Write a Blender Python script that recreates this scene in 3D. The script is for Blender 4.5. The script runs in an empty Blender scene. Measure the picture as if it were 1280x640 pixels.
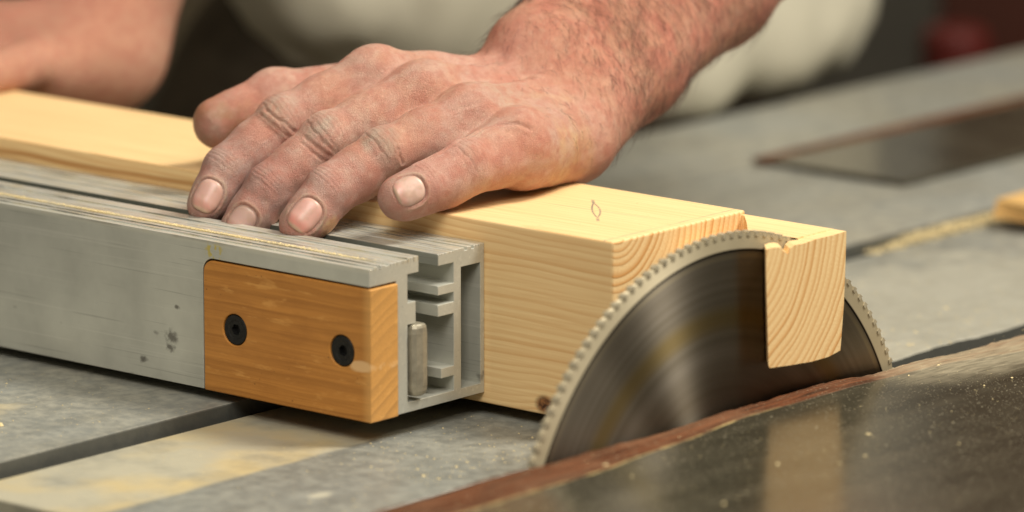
import bpy, bmesh, math, random
import numpy as np
from mathutils import Vector, Matrix
random.seed(7); RNG = np.random.default_rng(11)
SC = bpy.context.scene
COL = SC.collection
HAND_VOXEL = 0.00070

# ------------------------------------------------------------------ camera
cam_d = bpy.data.cameras.new("camera"); cam = bpy.data.objects.new("camera", cam_d); COL.objects.link(cam)
cam.location = (1.56198, -1.89186, 0.59434)
cam.rotation_euler = (math.pi/2 - 0.20735, 0, 0.70835)
cam_d.sensor_width = 36; cam_d.lens = 198.9
cam_d.clip_start = 0.05; cam_d.clip_end = 60
cam_d.dof.use_dof = True; cam_d.dof.focus_distance = 2.575; cam_d.dof.aperture_fstop = 4.8
cam_d.dof.aperture_blades = 7
SC.camera = cam
# ------------------------------------------------------------------ world, lamps, exposure
w = bpy.data.worlds.new("World"); SC.world = w; w.use_nodes = True
bg = w.node_tree.nodes["Background"]; bg.inputs[0].default_value = (0.60, 0.55, 0.44, 1); bg.inputs[1].default_value = 0.36
def area(name, loc, target, size, energy, color, size_y=None):
    d = bpy.data.lights.new(name, 'AREA'); o = bpy.data.objects.new(name, d); COL.objects.link(o)
    d.energy = energy; d.color = color; d.size = size
    if size_y: d.shape = 'RECTANGLE'; d.size_y = size_y
    o.location = loc
    o.rotation_euler = (Vector(target) - Vector(loc)).to_track_quat('-Z', 'Y').to_euler()
    return o
area("ceiling_light", (0.75, 0.75, 1.75), (-.1, .02, .06), 0.38, 53, (1.0, 0.945, 0.83), 0.7)
area("front_fill", (0.75, -1.15, 1.55), (-.1, 0, .04), 0.6, 28, (1.0, 0.945, 0.84), 1.0)  # added fill from the camera side, brightens the front faces
area("streak_lamp", (1.40, -.26, 1.50), (0, 0, .02), 0.10, 5.5, (1.0, 0.93, 0.80))  # added to throw a streak of light on the blade steel
SC.view_settings.view_transform = 'Standard'; SC.view_settings.look = 'None'
SC.view_settings.exposure = 0.0; SC.view_settings.gamma = 1.0
SC.render.engine = 'CYCLES'
SC.cycles.use_denoising = True
SC.cycles.max_bounces = 6

# ------------------------------------------------------------------ helpers
def tag(o, label=None, cat=None, group=None, kind=None):
    if label: o['label'] = label
    if cat: o['category'] = cat
    if group: o['group'] = group
    if kind: o['kind'] = kind
    return o
def empty(name, loc=(0, 0, 0)):
    o = bpy.data.objects.new(name, None); COL.objects.link(o); o.location = loc; o.empty_display_size = .02
    bpy.context.view_layer.update(); return o
def link_bm(name, bm, mat, parent=None, origin=(0, 0, 0), smooth=False):
    me = bpy.data.meshes.new(name); bm.to_mesh(me); bm.free()
    return link_me(name, me, mat, parent, origin, smooth)
def link_me(name, me, mat, parent=None, origin=(0, 0, 0), smooth=False):
    """mesh given in world coordinates; the object's origin is moved to `origin`"""
    if any(origin): me.transform(Matrix.Translation(-Vector(origin)))
    if mat: me.materials.append(mat)
    if smooth: me.polygons.foreach_set("use_smooth", [True]*len(me.polygons))
    o = bpy.data.objects.new(name, me); COL.objects.link(o)
    if parent:
        o.parent = parent; o.location = Vector(origin) - world_loc(parent)
    else: o.location = origin
    return o
def world_loc(o):
    v = Vector(o.location)
    while o.parent: o = o.parent; v = v + o.location
    return v
def box_bm(bm, lo, hi):
    r = bmesh.ops.create_cube(bm, size=1)
    for v in r['verts']: v.co = Vector([(a+b)/2 + c*(b-a) for a, b, c in zip(lo, hi, v.co)])
    return r['verts']
def prism_bm(bm, poly, a0, a1, axis=0):
    """polygon in the two other axes, extruded along axis"""
    def P(a, p):
        q = list(p); q.insert(axis, a); return q
    A = [bm.verts.new(P(a0, p)) for p in poly]; B = [bm.verts.new(P(a1, p)) for p in poly]
    n = len(poly)
    bm.faces.new(A); bm.faces.new(B[::-1])
    for i in range(n): bm.faces.new((A[i], B[i], B[(i+1) % n], A[(i+1) % n]))
    bmesh.ops.recalc_face_normals(bm, faces=bm.faces)
def cells(xb, yb, zb, fn):
    """closed mesh around the filled cells of an irregular grid"""
    bm = bmesh.new(); V = {}
    def vt(i, j, k):
        if (i, j, k) not in V: V[(i, j, k)] = bm.verts.new((xb[i], yb[j], zb[k]))
        return V[(i, j, k)]
    nx, ny, nz = len(xb)-1, len(yb)-1, len(zb)-1
    F = {}
    for i in range(nx):
        for j in range(ny):
            for k in range(nz):
                F[i, j, k] = bool(fn((xb[i]+xb[i+1])/2, (yb[j]+yb[j+1])/2, (zb[k]+zb[k+1])/2))
    D = [((1,0,0), [(1,0,0),(1,1,0),(1,1,1),(1,0,1)]), ((-1,0,0), [(0,0,0),(0,0,1),(0,1,1),(0,1,0)]),
         ((0,1,0), [(0,1,0),(0,1,1),(1,1,1),(1,1,0)]), ((0,-1,0), [(0,0,0),(1,0,0),(1,0,1),(0,0,1)]),
         ((0,0,1), [(0,0,1),(1,0,1),(1,1,1),(0,1,1)]), ((0,0,-1), [(0,0,0),(0,1,0),(1,1,0),(1,0,0)])]
    for (i, j, k), f in F.items():
        if not f: continue
        for dd, q in D:
            if not F.get((i+dd[0], j+dd[1], k+dd[2]), False):
                bm.faces.new([vt(i+a, j+b, k+c) for a, b, c in q])
    bmesh.ops.dissolve_limit(bm, angle_limit=0.01, verts=bm.verts, edges=bm.edges)
    return bm
def modbake(o, *mods):
    """add modifiers, evaluate, keep the result as plain mesh"""
    for kind, kw in mods:
        m = o.modifiers.new(kind, kind)
        for k, v in kw.items(): setattr(m, k, v)
    bpy.context.view_layer.update()
    dg = bpy.context.evaluated_depsgraph_get()
    me = bpy.data.meshes.new_from_object(o.evaluated_get(dg), depsgraph=dg)
    old = o.data; o.modifiers.clear(); o.data = me; bpy.data.meshes.remove(old)
    return o
def boolean(o, cutter, op='DIFFERENCE'):
    modbake(o, ('BOOLEAN', dict(object=cutter, operation=op, solver='EXACT')))
    bpy.data.objects.remove(cutter)
def bevel(o, wdt, seg=2, ang=0.6):
    modbake(o, ('BEVEL', dict(width=wdt, segments=seg, limit_method='ANGLE', angle_limit=ang, harden_normals=False)))
    for p in o.data.polygons: p.use_smooth = False
    return o

# ------------------------------------------------------------------ node helpers
class NT:
    def __init__(s, name):
        s.m = bpy.data.materials.new(name); s.m.use_nodes = True; s.t = s.m.node_tree; s.n = s.t.nodes
        s.b = s.n["Principled BSDF"]; s.geo = s.n.new("ShaderNodeNewGeometry")
        s.pos = s.geo.outputs["Position"]
    def lk(s, a, b): s.t.links.new(a, b)
    def inp(s, sock, v):
        if hasattr(v, 'links') or isinstance(v, bpy.types.NodeSocket): s.lk(v, sock)
        else: sock.default_value = v
    def math(s, op, a, b=0.0, c=0.0, clamp=False):
        n = s.n.new("ShaderNodeMath"); n.operation = op; n.use_clamp = clamp
        s.inp(n.inputs[0], a); s.inp(n.inputs[1], b); s.inp(n.inputs[2], c); return n.outputs[0]
    def sep(s, v):
        n = s.n.new("ShaderNodeSeparateXYZ"); s.lk(v, n.inputs[0]); return n.outputs
    def comb(s, x, y, z):
        n = s.n.new("ShaderNodeCombineXYZ"); s.inp(n.inputs[0], x); s.inp(n.inputs[1], y); s.inp(n.inputs[2], z); return n.outputs[0]
    def scale(s, v, sc):
        n = s.n.new("ShaderNodeVectorMath"); n.operation = 'MULTIPLY'; s.lk(v, n.inputs[0]); n.inputs[1].default_value = sc; return n.outputs[0]
    def noise(s, v, sc, det=3, rough=.55, dist=0):
        n = s.n.new("ShaderNodeTexNoise"); s.lk(v, n.inputs["Vector"]); n.inputs["Scale"].default_value = sc
        n.inputs["Detail"].default_value = det; n.inputs["Roughness"].default_value = rough; n.inputs["Distortion"].default_value = dist
        return n.outputs["Fac"]
    def vor(s, v, sc, feat='F1'):
        n = s.n.new("ShaderNodeTexVoronoi"); s.lk(v, n.inputs["Vector"]); n.inputs["Scale"].default_value = sc; n.feature = feat
        return n.outputs["Distance"]
    def ramp(s, f, pts):
        n = s.n.new("ShaderNodeValToRGB"); s.lk(f, n.inputs[0]); e = n.color_ramp.elements
        while len(e) < len(pts): e.new(0.5)
        for i, (p, c) in enumerate(pts):
            e[i].position = p; e[i].color = (c, c, c, 1) if isinstance(c, (int, float)) else (*c, 1)
        return n.outputs[0]
    def mix(s, f, a, b, mode='MIX'):
        n = s.n.new("ShaderNodeMix"); n.data_type = 'RGBA'; n.blend_type = mode; n.clamp_factor = True
        s.inp(n.inputs[0], f)
        for k, v in ((6, a), (7, b)):
            if isinstance(v, tuple): n.inputs[k].default_value = (*v, 1)
            else: s.lk(v, n.inputs[k])
        return n.outputs[2]
    def smooth(s, v, lo, hi):
        n = s.n.new("ShaderNodeMapRange"); n.interpolation_type = 'SMOOTHSTEP'; s.inp(n.inputs[0], v)
        n.inputs[1].default_value = lo; n.inputs[2].default_value = hi; return n.outputs[0]
    def bump(s, h, strength, dist=.001, prev=None):
        n = s.n.new("ShaderNodeBump"); n.inputs["Strength"].default_value = strength; n.inputs["Distance"].default_value = dist
        s.lk(h, n.inputs["Height"])
        if prev: s.lk(prev, n.inputs["Normal"])
        return n.outputs[0]
    def set(s, **k):
        for a, v in k.items():
            sock = s.b.inputs[a.replace('_', ' ')]
            if isinstance(v, tuple) and len(v) == 3 and sock.type == 'RGBA': v = (*v, 1)
            s.inp(sock, v)
        return s

def wood(name, pith, early, late, period=.0031, warp=.0035, rough=.5, axis=0, knots=(), stain=None, hue_noise=.25, fibre=.35, contrast=1.0, tilt=(0., 0.)):
    s = NT(name); X, Y, Z = s.sep(s.pos)
    if axis == 1: X, Y = Y, X
    # slow warp of the rings, long along the trunk
    wv = s.comb(s.math('MULTIPLY', X, 7), s.math('MULTIPLY', Y, 16), s.math('MULTIPLY', Z, 16))
    w1 = s.math('MULTIPLY', s.math('SUBTRACT', s.noise(wv, 1.0, 2, .5), .5), warp*2.4)
    wv2 = s.comb(s.math('MULTIPLY', X, 40), s.math('MULTIPLY', Y, 120), s.math('MULTIPLY', Z, 120))
    w2 = s.math('MULTIPLY', s.math('SUBTRACT', s.noise(wv2, 1.0, 2, .5), .5), warp*.12)
    dy = s.math('SUBTRACT', Y, s.math('MULTIPLY_ADD', X, tilt[0], pith[0])); dz = s.math('SUBTRACT', Z, s.math('MULTIPLY_ADD', X, tilt[1], pith[1]))
    r = s.math('SQRT', s.math('ADD', s.math('MULTIPLY', dy, dy), s.math('MULTIPLY', dz, dz)))
    r = s.math('ADD', s.math('ADD', r, w1), w2)
    kn = None
    for (kx, ky, kz, kr) in knots:   # rings bulge round a knot
        d = s.n.new("ShaderNodeVectorMath"); d.operation = 'DISTANCE'; s.lk(s.scale(s.comb(X, Y, Z), (.75, 1, 1)), d.inputs[0]); d.inputs[1].default_value = (kx*.75, ky, kz)
        g = s.math('POWER', 2.718, s.math('MULTIPLY', s.math('POWER', s.math('DIVIDE', d.outputs["Value"], kr*2.6), 2.0), -1.0))
        r = s.math('ADD', r, s.math('MULTIPLY', g, kr*.75))
        k1 = s.smooth(d.outputs["Value"], kr*1.15, kr*.55); kn = (k1, s.math('MULTIPLY', d.outputs["Value"], 1/kr*2.5))
    pv = s.noise(s.comb(s.math('MULTIPLY', r, 90), 0, 0), 1.0, 1, .5)     # uneven ring widths
    rr = s.math('DIVIDE', s.math('ADD', r, s.math('MULTIPLY', s.math('SUBTRACT', pv, .5), period*1.6)), period)
    fr = s.math('FRACT', rr)
    ring = s.ramp(fr, [(0, 0), (.35, .06), (.78, .75), (.88, 1), (.97, .25), (1, 0)])
    amp = s.ramp(s.noise(s.comb(s.math('MULTIPLY', s.math('FLOOR', rr), 3.71), 0, 0), 1.0, 0), [(.3, .35), (.7, 1)])
    nx_ = s.sep(s.geo.outputs["True Normal"]); endf = s.smooth(s.math('ABSOLUTE', nx_[axis]), .5, .8); topf = s.smooth(nx_[2], .7, .95)
    ring = s.math('MULTIPLY', s.math('MULTIPLY', ring, amp), s.math('MULTIPLY', s.math('MULTIPLY_ADD', topf, -.5, 1.0), s.math('MULTIPLY_ADD', endf, contrast*.60, contrast*.60)))
    col = s.mix(ring, early, late)
    # fibres
    fv = s.comb(s.math('MULTIPLY', X, 18), s.math('MULTIPLY', Y, 900), s.math('MULTIPLY', Z, 900))
    fb = s.noise(fv, 1.0, 3, .6)
    col = s.mix(s.math('MULTIPLY', s.ramp(fb, [(.4, 0), (.75, 1)]), fibre), col, late)
    tone = s.noise(s.comb(s.math('MULTIPLY', X, 9), s.math('MULTIPLY', Y, 30), s.math('MULTIPLY', Z, 30)), 1.0, 3)
    col = s.mix(s.math('MULTIPLY', s.ramp(tone, [(.35, 0), (.7, 1)]), hue_noise), col, tuple(a*.5+b*.5 for a, b in zip(early, late)))
    if kn:
        kc = s.mix(s.ramp(s.noise(s.pos, 420, 4, .7), [(.38, 0), (.62, 1)]), (.30, .13, .045), (.05, .022, .012))
        col = s.mix(kn[0], col, kc)
    if stain:
        col = stain(s, col, X, Y, Z)
    h = s.math('ADD', s.math('MULTIPLY', fb, .7), s.math('MULTIPLY', ring, s.math('MULTIPLY_ADD', endf, .5, .12)))
    nb = s.bump(h, .35, .00035)
    s.set(Base_Color=col, Roughness=s.math('MULTIPLY_ADD', fb, .25, rough-.12), Normal=nb)
    s.b.inputs["Specular IOR Level"].default_value = .35
    return s.m

# ------------------------------------------------------------------ materials
def pine_stain(s, col, X, Y, Z):
    # pencil lines on the top: one square across near the shoulder, a faint long one, and a small leaf shaped squiggle
    top = s.smooth(Z, .0838, .0842)
    wob = s.math('MULTIPLY', s.math('SUBTRACT', s.noise(s.pos, 300, 2), .5), .0004)
    l1 = s.smooth(s.math('ABSOLUTE', s.math('ADD', s.math('ADD', X, .0052), wob)), .00045, .0001)
    l1 = s.math('MULTIPLY', l1, s.ramp(s.noise(s.pos, 130, 2), [(.35, .25), (.6, .8)]))
    l2 = s.smooth(s.math('ABSOLUTE', s.math('ADD', s.math('SUBTRACT', Y, s.math('MULTIPLY_ADD', X, .08, .0545)), wob)), .0004, .0001)
    l2 = s.math('MULTIPLY', l2, s.math('MULTIPLY', s.smooth(X, -.085, -.07), s.math('MULTIPLY', s.smooth(X, -.006, -.03), .45)))
    dx = s.math('ADD', X, .0515); dy_ = s.math('SUBTRACT', Y, .0500)
    t = s.math('MULTIPLY', s.math('SUBTRACT', s.math('MULTIPLY', dy_, .76), s.math('MULTIPLY', dx, .65)), 1/.026)
    bb = s.math('ADD', s.math('MULTIPLY', dy_, .65), s.math('MULTIPLY', dx, .76))
    bulge = s.math('MULTIPLY', s.math('MAXIMUM', s.math('SUBTRACT', 1.0, s.math('MULTIPLY', s.math('MULTIPLY', t, t), 2.4)), -.15), .0021)
    inr = s.smooth(s.math('ABSOLUTE', t), 1.0, .85)
    bb = s.math('ADD', bb, s.math('MULTIPLY', t, .0010))
    a1 = s.smooth(s.math('ABSOLUTE', s.math('SUBTRACT', bb, bulge)), .00075, .0002)
    a2 = s.smooth(s.math('ABSOLUTE', s.math('ADD', bb, s.math('MULTIPLY', bulge, .7))), .00075, .0002)
    lf = s.math('MULTIPLY', s.math('MULTIPLY', s.math('MAXIMUM', a1, a2), inr), s.ramp(s.noise(s.pos, 260, 2), [(.35, .4), (.6, .8)]))
    m = s.math('MAXIMUM', s.math('MAXIMUM', l1, l2), lf)
    col = s.mix(s.math('MULTIPLY', m, top), col, (.15, .14, .135))
    # resin streak low on the planed front edge far along the beam
    st = s.math('SUBTRACT', Z, s.math('MULTIPLY_ADD', s.noise(s.comb(s.math('MULTIPLY', X, 10), 0, 0), 1.0, 2), .006, .0745))
    st = s.math('MULTIPLY', s.smooth(s.math('ABSOLUTE', st), .0022, .0004), s.smooth(X, -.13, -.2))
    return s.mix(s.math('MULTIPLY', st, .8), col, (.42, .19, .05))
M_pine = wood("pine", (.004, .0925), (.85, .620, .318), (.57, .27, .080), period=.0040, knots=((-.039, -.001, .0045, .0048),), stain=pine_stain, tilt=(.03, -.02), warp=.0050)
def block_stain(s, col, X, Y, Z):
    a = s.noise(s.scale(s.pos, (30, 60, 60)), 1.0, 4, .65)
    col = s.mix(s.math('MULTIPLY', s.ramp(a, [(.50, 0), (.66, 1)]), .28), col, (.28, .105, .022))
    b = s.noise(s.scale(s.pos, (55, 200, 200)), 1.0, 3, .6)
    col = s.mix(s.math('MULTIPLY', s.ramp(b, [(.60, 0), (.70, 1)]), .5), col, (.70, .36, .10))
    pit = s.ramp(s.vor(s.scale(s.pos, (1, 1, 1.4)), 210), [(.05, 1), (.13, 0)])
    col = s.mix(s.math('MULTIPLY', s.math('MULTIPLY', pit, s.ramp(s.noise(s.pos, 70, 2), [(.52, 0), (.6, 1)])), .7), col, (.10, .045, .015))
    e = s.smooth(X, -.0800, -.0745)                     # the bruised, bleached corner
    col = s.mix(s.math('MULTIPLY', e, .40), col, (.76, .44, .15))
    d = s.math('SQRT', s.math('ADD', s.math('POWER', s.math('DIVIDE', s.math('ADD', X, .080), .0075), 2.), s.math('POWER', s.math('DIVIDE', s.math('SUBTRACT', Z, .0295), .0030), 2.)))
    return s.mix(s.math('MULTIPLY', s.smooth(s.math('ADD', d, s.math('MULTIPLY', s.math('SUBTRACT', b, .5), 1.2)), 1.0, .5), .75), col, (.76, .50, .25))
M_block = wood("oiled_beech", (-.02, -.06), (.54, .235, .050), (.25, .095, .018), period=.0052, rough=.42, warp=.006, fibre=.5, hue_noise=.5, contrast=.9, stain=block_stain)
M_scrapw = wood("scrap_pine", (.3, .1), (.66, .42, .16), (.45, .22, .06), period=.003)

def aluminium(name="anodised_aluminium", base=(.60, .60, .53), metal=.45, rough=.34):
    s = NT(name)
    n1 = s.noise(s.pos, 35, 4); n2 = s.noise(s.pos, 260, 3)
    ln = s.noise(s.scale(s.pos, (6, 500, 500)), 1.0, 2)
    col = s.mix(s.ramp(n1, [(.35, 0), (.7, 1)]), base, tuple(c*.80 for c in base))
    # dark scuffs and small dents
    v = s.noise(s.scale(s.pos, (1, 1, 1.6)), 75, 2, .5)
    col = s.mix(s.math('MULTIPLY', s.ramp(v, [(.70, 0), (.76, 1)]), .55), col, (.13, .12, .10))
    col = s.mix(s.math('MULTIPLY', s.ramp(ln, [(.58, 0), (.70, 1)]), .35), col, (.74, .73, .66))
    ln3 = s.noise(s.scale(s.pos, (14, 900, 900)), 1.0, 2)
    col = s.mix(s.math('MULTIPLY', s.ramp(ln3, [(.64, 0), (.70, 1)]), .35), col, (.24, .24, .21))
    # two dents by the wooden block
    X, Y, Z = s.sep(s.pos)
    for (dx, dz, rr) in ((-.1965, .0262, .0040), (-.1975, .0210, .0026), (-.1930, .0405, .0016), (-.215, .0130, .0024)):
        d = s.math('SQRT', s.math('ADD', s.math('POWER', s.math('MULTIPLY', s.math('SUBTRACT', X, dx), .75), 2.), s.math('POWER', s.math('SUBTRACT', Z, dz), 2.)))
        d = s.math('ADD', d, s.math('MULTIPLY', s.math('SUBTRACT', s.noise(s.pos, 420, 3), .5), rr*1.5))
        k = s.math('MULTIPLY', s.smooth(d, rr, rr*.25), s.smooth(Y, -.076, -.077))
        col = s.mix(s.math('MULTIPLY', k, .75), col, (.07, .06, .05))
    # yellow paint specks above the block
    d = s.math('SQRT', s.math('ADD', s.math('POWER', s.math('ADD', X, .1695), 2.), s.math('POWER', s.math('SUBTRACT', Z, .0705), 2.)))
    ys = s.math('MULTIPLY', s.smooth(d, .008, .002), s.ramp(s.noise(s.pos, 420, 2), [(.5, 0), (.58, 1)]))
    ys = s.math('MULTIPLY', ys, s.smooth(Y, -.0755, -.077))
    col = s.mix(ys, col, (.62, .50, .12))
    # top painted paler overall, with sawdust packed in its grooves
    top = s.smooth(Z, .0725, .0738)
    col = s.mix(s.math('MULTIPLY', top, .35), col, (.74, .73, .66))
    dl = s.noise(s.comb(s.math('MULTIPLY', X, 60), s.math('MULTIPLY', Y, 500), 0), 1.0, 4, .7)
    dust = s.math('MULTIPLY', top, s.ramp(dl, [(.50, 0), (.60, 1)]))
    col = s.mix(s.math('MULTIPLY', dust, .55), col, (.60, .51, .30))
    dk = s.math('MULTIPLY', top, s.ramp(s.noise(s.comb(s.math('MULTIPLY', X, 25), s.math('MULTIPLY', Y, 900), 5), 1.0, 3), [(.52, 0), (.62, 1)]))
    col = s.mix(s.math('MULTIPLY', dk, .6), col, (.10, .09, .08))
    yy = s.math('ADD', Y, s.math('MULTIPLY', s.math('SUBTRACT', s.noise(s.scale(s.pos, (30, 90, 0)), 1.0, 4, .7), .5), .0042))
    sd = s.math('MULTIPLY', s.smooth(s.math('ABSOLUTE', s.math('ADD', yy, .0640)), .0023, .0008), s.ramp(s.noise(s.scale(s.pos, (22, 22, 0)), 1.0, 3), [(.36, .15), (.56, 1)]))
    sd = s.math('MULTIPLY', s.math('MULTIPLY', sd, top), s.smooth(X, -.085, -.11))
    col = s.mix(s.math('MULTIPLY', sd, .95), col, (.80, .66, .36))
    le = s.math('MULTIPLY', s.smooth(yy, -.0745, -.0765), s.smooth(Z, .0715, .0730))
    col = s.mix(s.math('MULTIPLY', le, .45), col, (.70, .68, .58))  # edge highlight painted pale along the front top edge
    dkl = s.math('MULTIPLY', s.smooth(s.math('ABSOLUTE', s.math('ADD', yy, .0705)), .0012, .0004), top)
    col = s.mix(s.math('MULTIPLY', dkl, .6), col, (.14, .13, .11))
    lip_shade = s.math('MULTIPLY', s.math('MULTIPLY', s.smooth(Y, -.0335, -.0325), s.smooth(Y, -.0315, -.0319)), s.smooth(Z, .0660, .0670))  # shade inside the channel, painted dark on the back wing's lip
    lip_shade = s.math('MULTIPLY', lip_shade, s.math('MULTIPLY_ADD', s.smooth(X, -.085, -.15), .35, .5))
    col = s.mix(lip_shade, col, (.085, .095, .075))
    rg = s.math('MULTIPLY_ADD', n1, .25, rough-.1)
    s.set(Base_Color=col, Metallic=metal, Roughness=rg, Normal=s.bump(s.math('ADD', n2, s.math('MULTIPLY', ln, .5)), .12, .0003))
    return s.m
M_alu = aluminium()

def cast_table(name, base, dustc, dustamt, patch=()):
    s = NT(name); X, Y, Z = s.sep(s.pos)
    n1 = s.noise(s.pos, 9, 5, .6); n2 = s.noise(s.pos, 120, 4, .7); n3 = s.noise(s.scale(s.pos, (160, 14, 20)), 1.0, 3)
    col = s.mix(s.ramp(n1, [(.35, 0), (.65, 1)]), base, tuple(c*.72 for c in base))
    col = s.mix(s.math('MULTIPLY', s.ramp(n2, [(.42, 0), (.64, 1)]), .45), col, tuple(min(1, c*1.6) for c in base))
    n5 = s.noise(s.scale(s.pos, (30, 8, 20)), 1.0, 5, .7)
    col = s.mix(s.math('MULTIPLY', s.ramp(n5, [(.50, 0), (.62, 1)]), .40), col, tuple(c*.58 for c in base))
    d = s.math('MULTIPLY', s.ramp(s.math('ADD', s.math('MULTIPLY', n2, .45), s.math('MULTIPLY', n1, .55)), [(.42, 0), (.60, 1)]), dustamt)
    for (x0, y0, rx, ry, a) in patch:
        q = s.math('SQRT', s.math('ADD', s.math('POWER', s.math('DIVIDE', s.math('SUBTRACT', X, x0), rx), 2.), s.math('POWER', s.math('DIVIDE', s.math('SUBTRACT', Y, y0), ry), 2.)))
        q = s.math('ADD', q, s.math('MULTIPLY', s.math('SUBTRACT', s.noise(s.pos, 50, 3), .5), 1.3))
        d = s.math('MAXIMUM', d, s.math('MULTIPLY', s.smooth(q, 1.0, .45), a))
    col = s.mix(d, col, dustc)
    spk = s.ramp(s.vor(s.pos, 330), [(.0, 1), (.16, 0)])
    col = s.mix(s.math('MULTIPLY', spk, .5), col, tuple(c*.95 for c in dustc))
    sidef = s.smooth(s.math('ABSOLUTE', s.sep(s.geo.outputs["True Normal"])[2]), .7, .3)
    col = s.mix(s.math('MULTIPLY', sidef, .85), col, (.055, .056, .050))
    ln_ = s.noise(s.comb(s.math('MULTIPLY', X, 900), s.math('MULTIPLY', Y, 12), 0), 1.0, 3, .6)
    col = s.mix(s.math('MULTIPLY', s.ramp(ln_, [(.55, 0), (.7, 1)]), .22), col, tuple(c*.45 for c in base))
    s.set(Base_Color=col, Metallic=.15, Roughness=s.math('MULTIPLY_ADD', d, .3, .42), Normal=s.bump(s.math('ADD', n2, s.math('MULTIPLY', n3, .5)), .35, .0006))
    s.b.inputs["Specular IOR Level"].default_value = .4
    return s, col, X, Y, Z, n1, n2
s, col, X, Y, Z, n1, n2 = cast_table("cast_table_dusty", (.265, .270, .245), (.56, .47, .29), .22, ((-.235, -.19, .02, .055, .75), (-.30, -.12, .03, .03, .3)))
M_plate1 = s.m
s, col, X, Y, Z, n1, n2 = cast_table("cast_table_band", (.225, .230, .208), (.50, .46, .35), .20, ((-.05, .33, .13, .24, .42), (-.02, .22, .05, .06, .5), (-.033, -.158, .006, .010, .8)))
# a dusty lane beside the slot where the sliding carriage wipes the chips
lane = s.math('MULTIPLY', s.smooth(s.math('ADD', X, s.math('MULTIPLY', s.math('SUBTRACT', s.noise(s.pos, 30, 3), .5), .006)), -.079, -.083), s.smooth(Y, -.01, -.09))
lane = s.math('MULTIPLY', lane, s.ramp(s.noise(s.pos, 22, 4, .65), [(.32, .35), (.55, .9)]))
ye = s.ramp(s.noise(s.pos, 14, 3), [(.45, 0), (.62, 1)])
col = s.mix(lane, col, s.mix(ye, (.50, .46, .34), (.62, .49, .25)))
s.set(Base_Color=col); M_plate2 = s.m

def film_sheet(name, u0, sign, fade=True):
    """dark smooth phenolic film whose long edge is worn through to the red brown veneer"""
    s = NT(name); X, Y, Z = s.sep(s.pos)
    e = s.math('MULTIPLY', s.math('SUBTRACT', X, u0), sign)                   # distance from the worn edge
    bw = s.math('MULTIPLY_ADD', s.smooth(Y, -.16, .02), -.0150, .0325)
    bw = s.math('ADD', bw, s.math('MULTIPLY', s.math('SUBTRACT', s.noise(s.comb(X, s.math('MULTIPLY', Y, .6), 0), 16, 4, .65), .5), .0060))
    bw = s.math('ADD', bw, s.math('MULTIPLY', s.smooth(Y, .12, .26), .012))
    worn = s.smooth(s.math('SUBTRACT', bw, e), -.0006, .0016)
    fib = s.noise(s.comb(s.math('MULTIPLY', X, 800), s.math('MULTIPLY', Y, 26), s.math('MULTIPLY', Z, 400)), 1.0, 4, .65)
    n1 = s.noise(s.pos, 25, 4, .6); n2 = s.noise(s.pos, 480, 2, .6)
    red = s.mix(s.ramp(fib, [(.38, 0), (.62, 1)]), (.028, .010, .005), (.165, .055, .023))
    red = s.mix(s.math('MULTIPLY', s.ramp(n1, [(.5, 0), (.68, 1)]), .30), red, (.26, .125, .065))
    film = s.mix(s.ramp(n1, [(.35, 0), (.7, 1)]), (.022, .020, .013), (.040, .036, .024))
    # fine dust, thicker away from the blade and in long wiped streaks
    stv = s.noise(s.comb(s.math('MULTIPLY', X, 70), s.math('MULTIPLY', Y, 9), 0), 1.0, 4, .6)
    spk = s.math('MAXIMUM', s.ramp(s.vor(s.pos, 620), [(.06, 1), (.30, 0)]), s.math('MULTIPLY', s.ramp(s.vor(s.scale(s.pos, (1, .35, 1)), 260), [(.05, 1), (.12, 0)]), 1.3))
    dust = s.math('MULTIPLY', s.ramp(stv, [(.45, .02), (.75, .10)]), 1.0)
    dust = s.math('MAXIMUM', dust, s.math('MULTIPLY', s.math('MULTIPLY', spk, s.ramp(n2, [(.40, 0), (.60, 1)])), .75))
    if fade:
        far = s.math('MULTIPLY', s.smooth(s.math('ADD', Y, s.math('MULTIPLY', n1, .06)), .115, .19), s.smooth(e, .065, .03))
        dust = s.math('MAXIMUM', dust, s.math('MULTIPLY', far, s.ramp(s.noise(s.comb(s.math('MULTIPLY', X, 500), s.math('MULTIPLY', Y, 60), 0), 1.0, 4), [(.3, .3), (.7, .75)])))
    col = s.mix(worn, film, red)
    col = s.mix(dust, col, (.43, .37, .25))
    ln = s.smooth(s.math('ABSOLUTE', s.math('SUBTRACT', s.math('SUBTRACT', bw, e), .0004)), .0011, .0003)
    ln = s.math('MULTIPLY', ln, s.ramp(s.noise(s.comb(0, s.math('MULTIPLY', Y, 60), 0), 1.0, 2), [(.42, .1), (.6, .85)]))
    ln = s.math('MULTIPLY', ln, s.smooth(Y, .06, -.02))
    col = s.mix(ln, col, (.50, .38, .16))
    rg = s.math('ADD', s.math('MULTIPLY', worn, .55), s.math('MULTIPLY_ADD', dust, .5, .17))
    h = s.math('ADD', s.math('MULTIPLY', s.math('MULTIPLY', fib, worn), 1.0), s.math('MULTIPLY', dust, .25))
    s.set(Base_Color=col, Roughness=rg, Normal=s.bump(h, .5, .0008))
    s.lk(s.math("MULTIPLY_ADD", worn, -.70, .75), s.b.inputs["Specular IOR Level"])
    return s.m
M_sheet = film_sheet("film_faced_ply", .0525, 1)
M_panel = film_sheet("film_faced_ply_far", -.352, 1, False)

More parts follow.
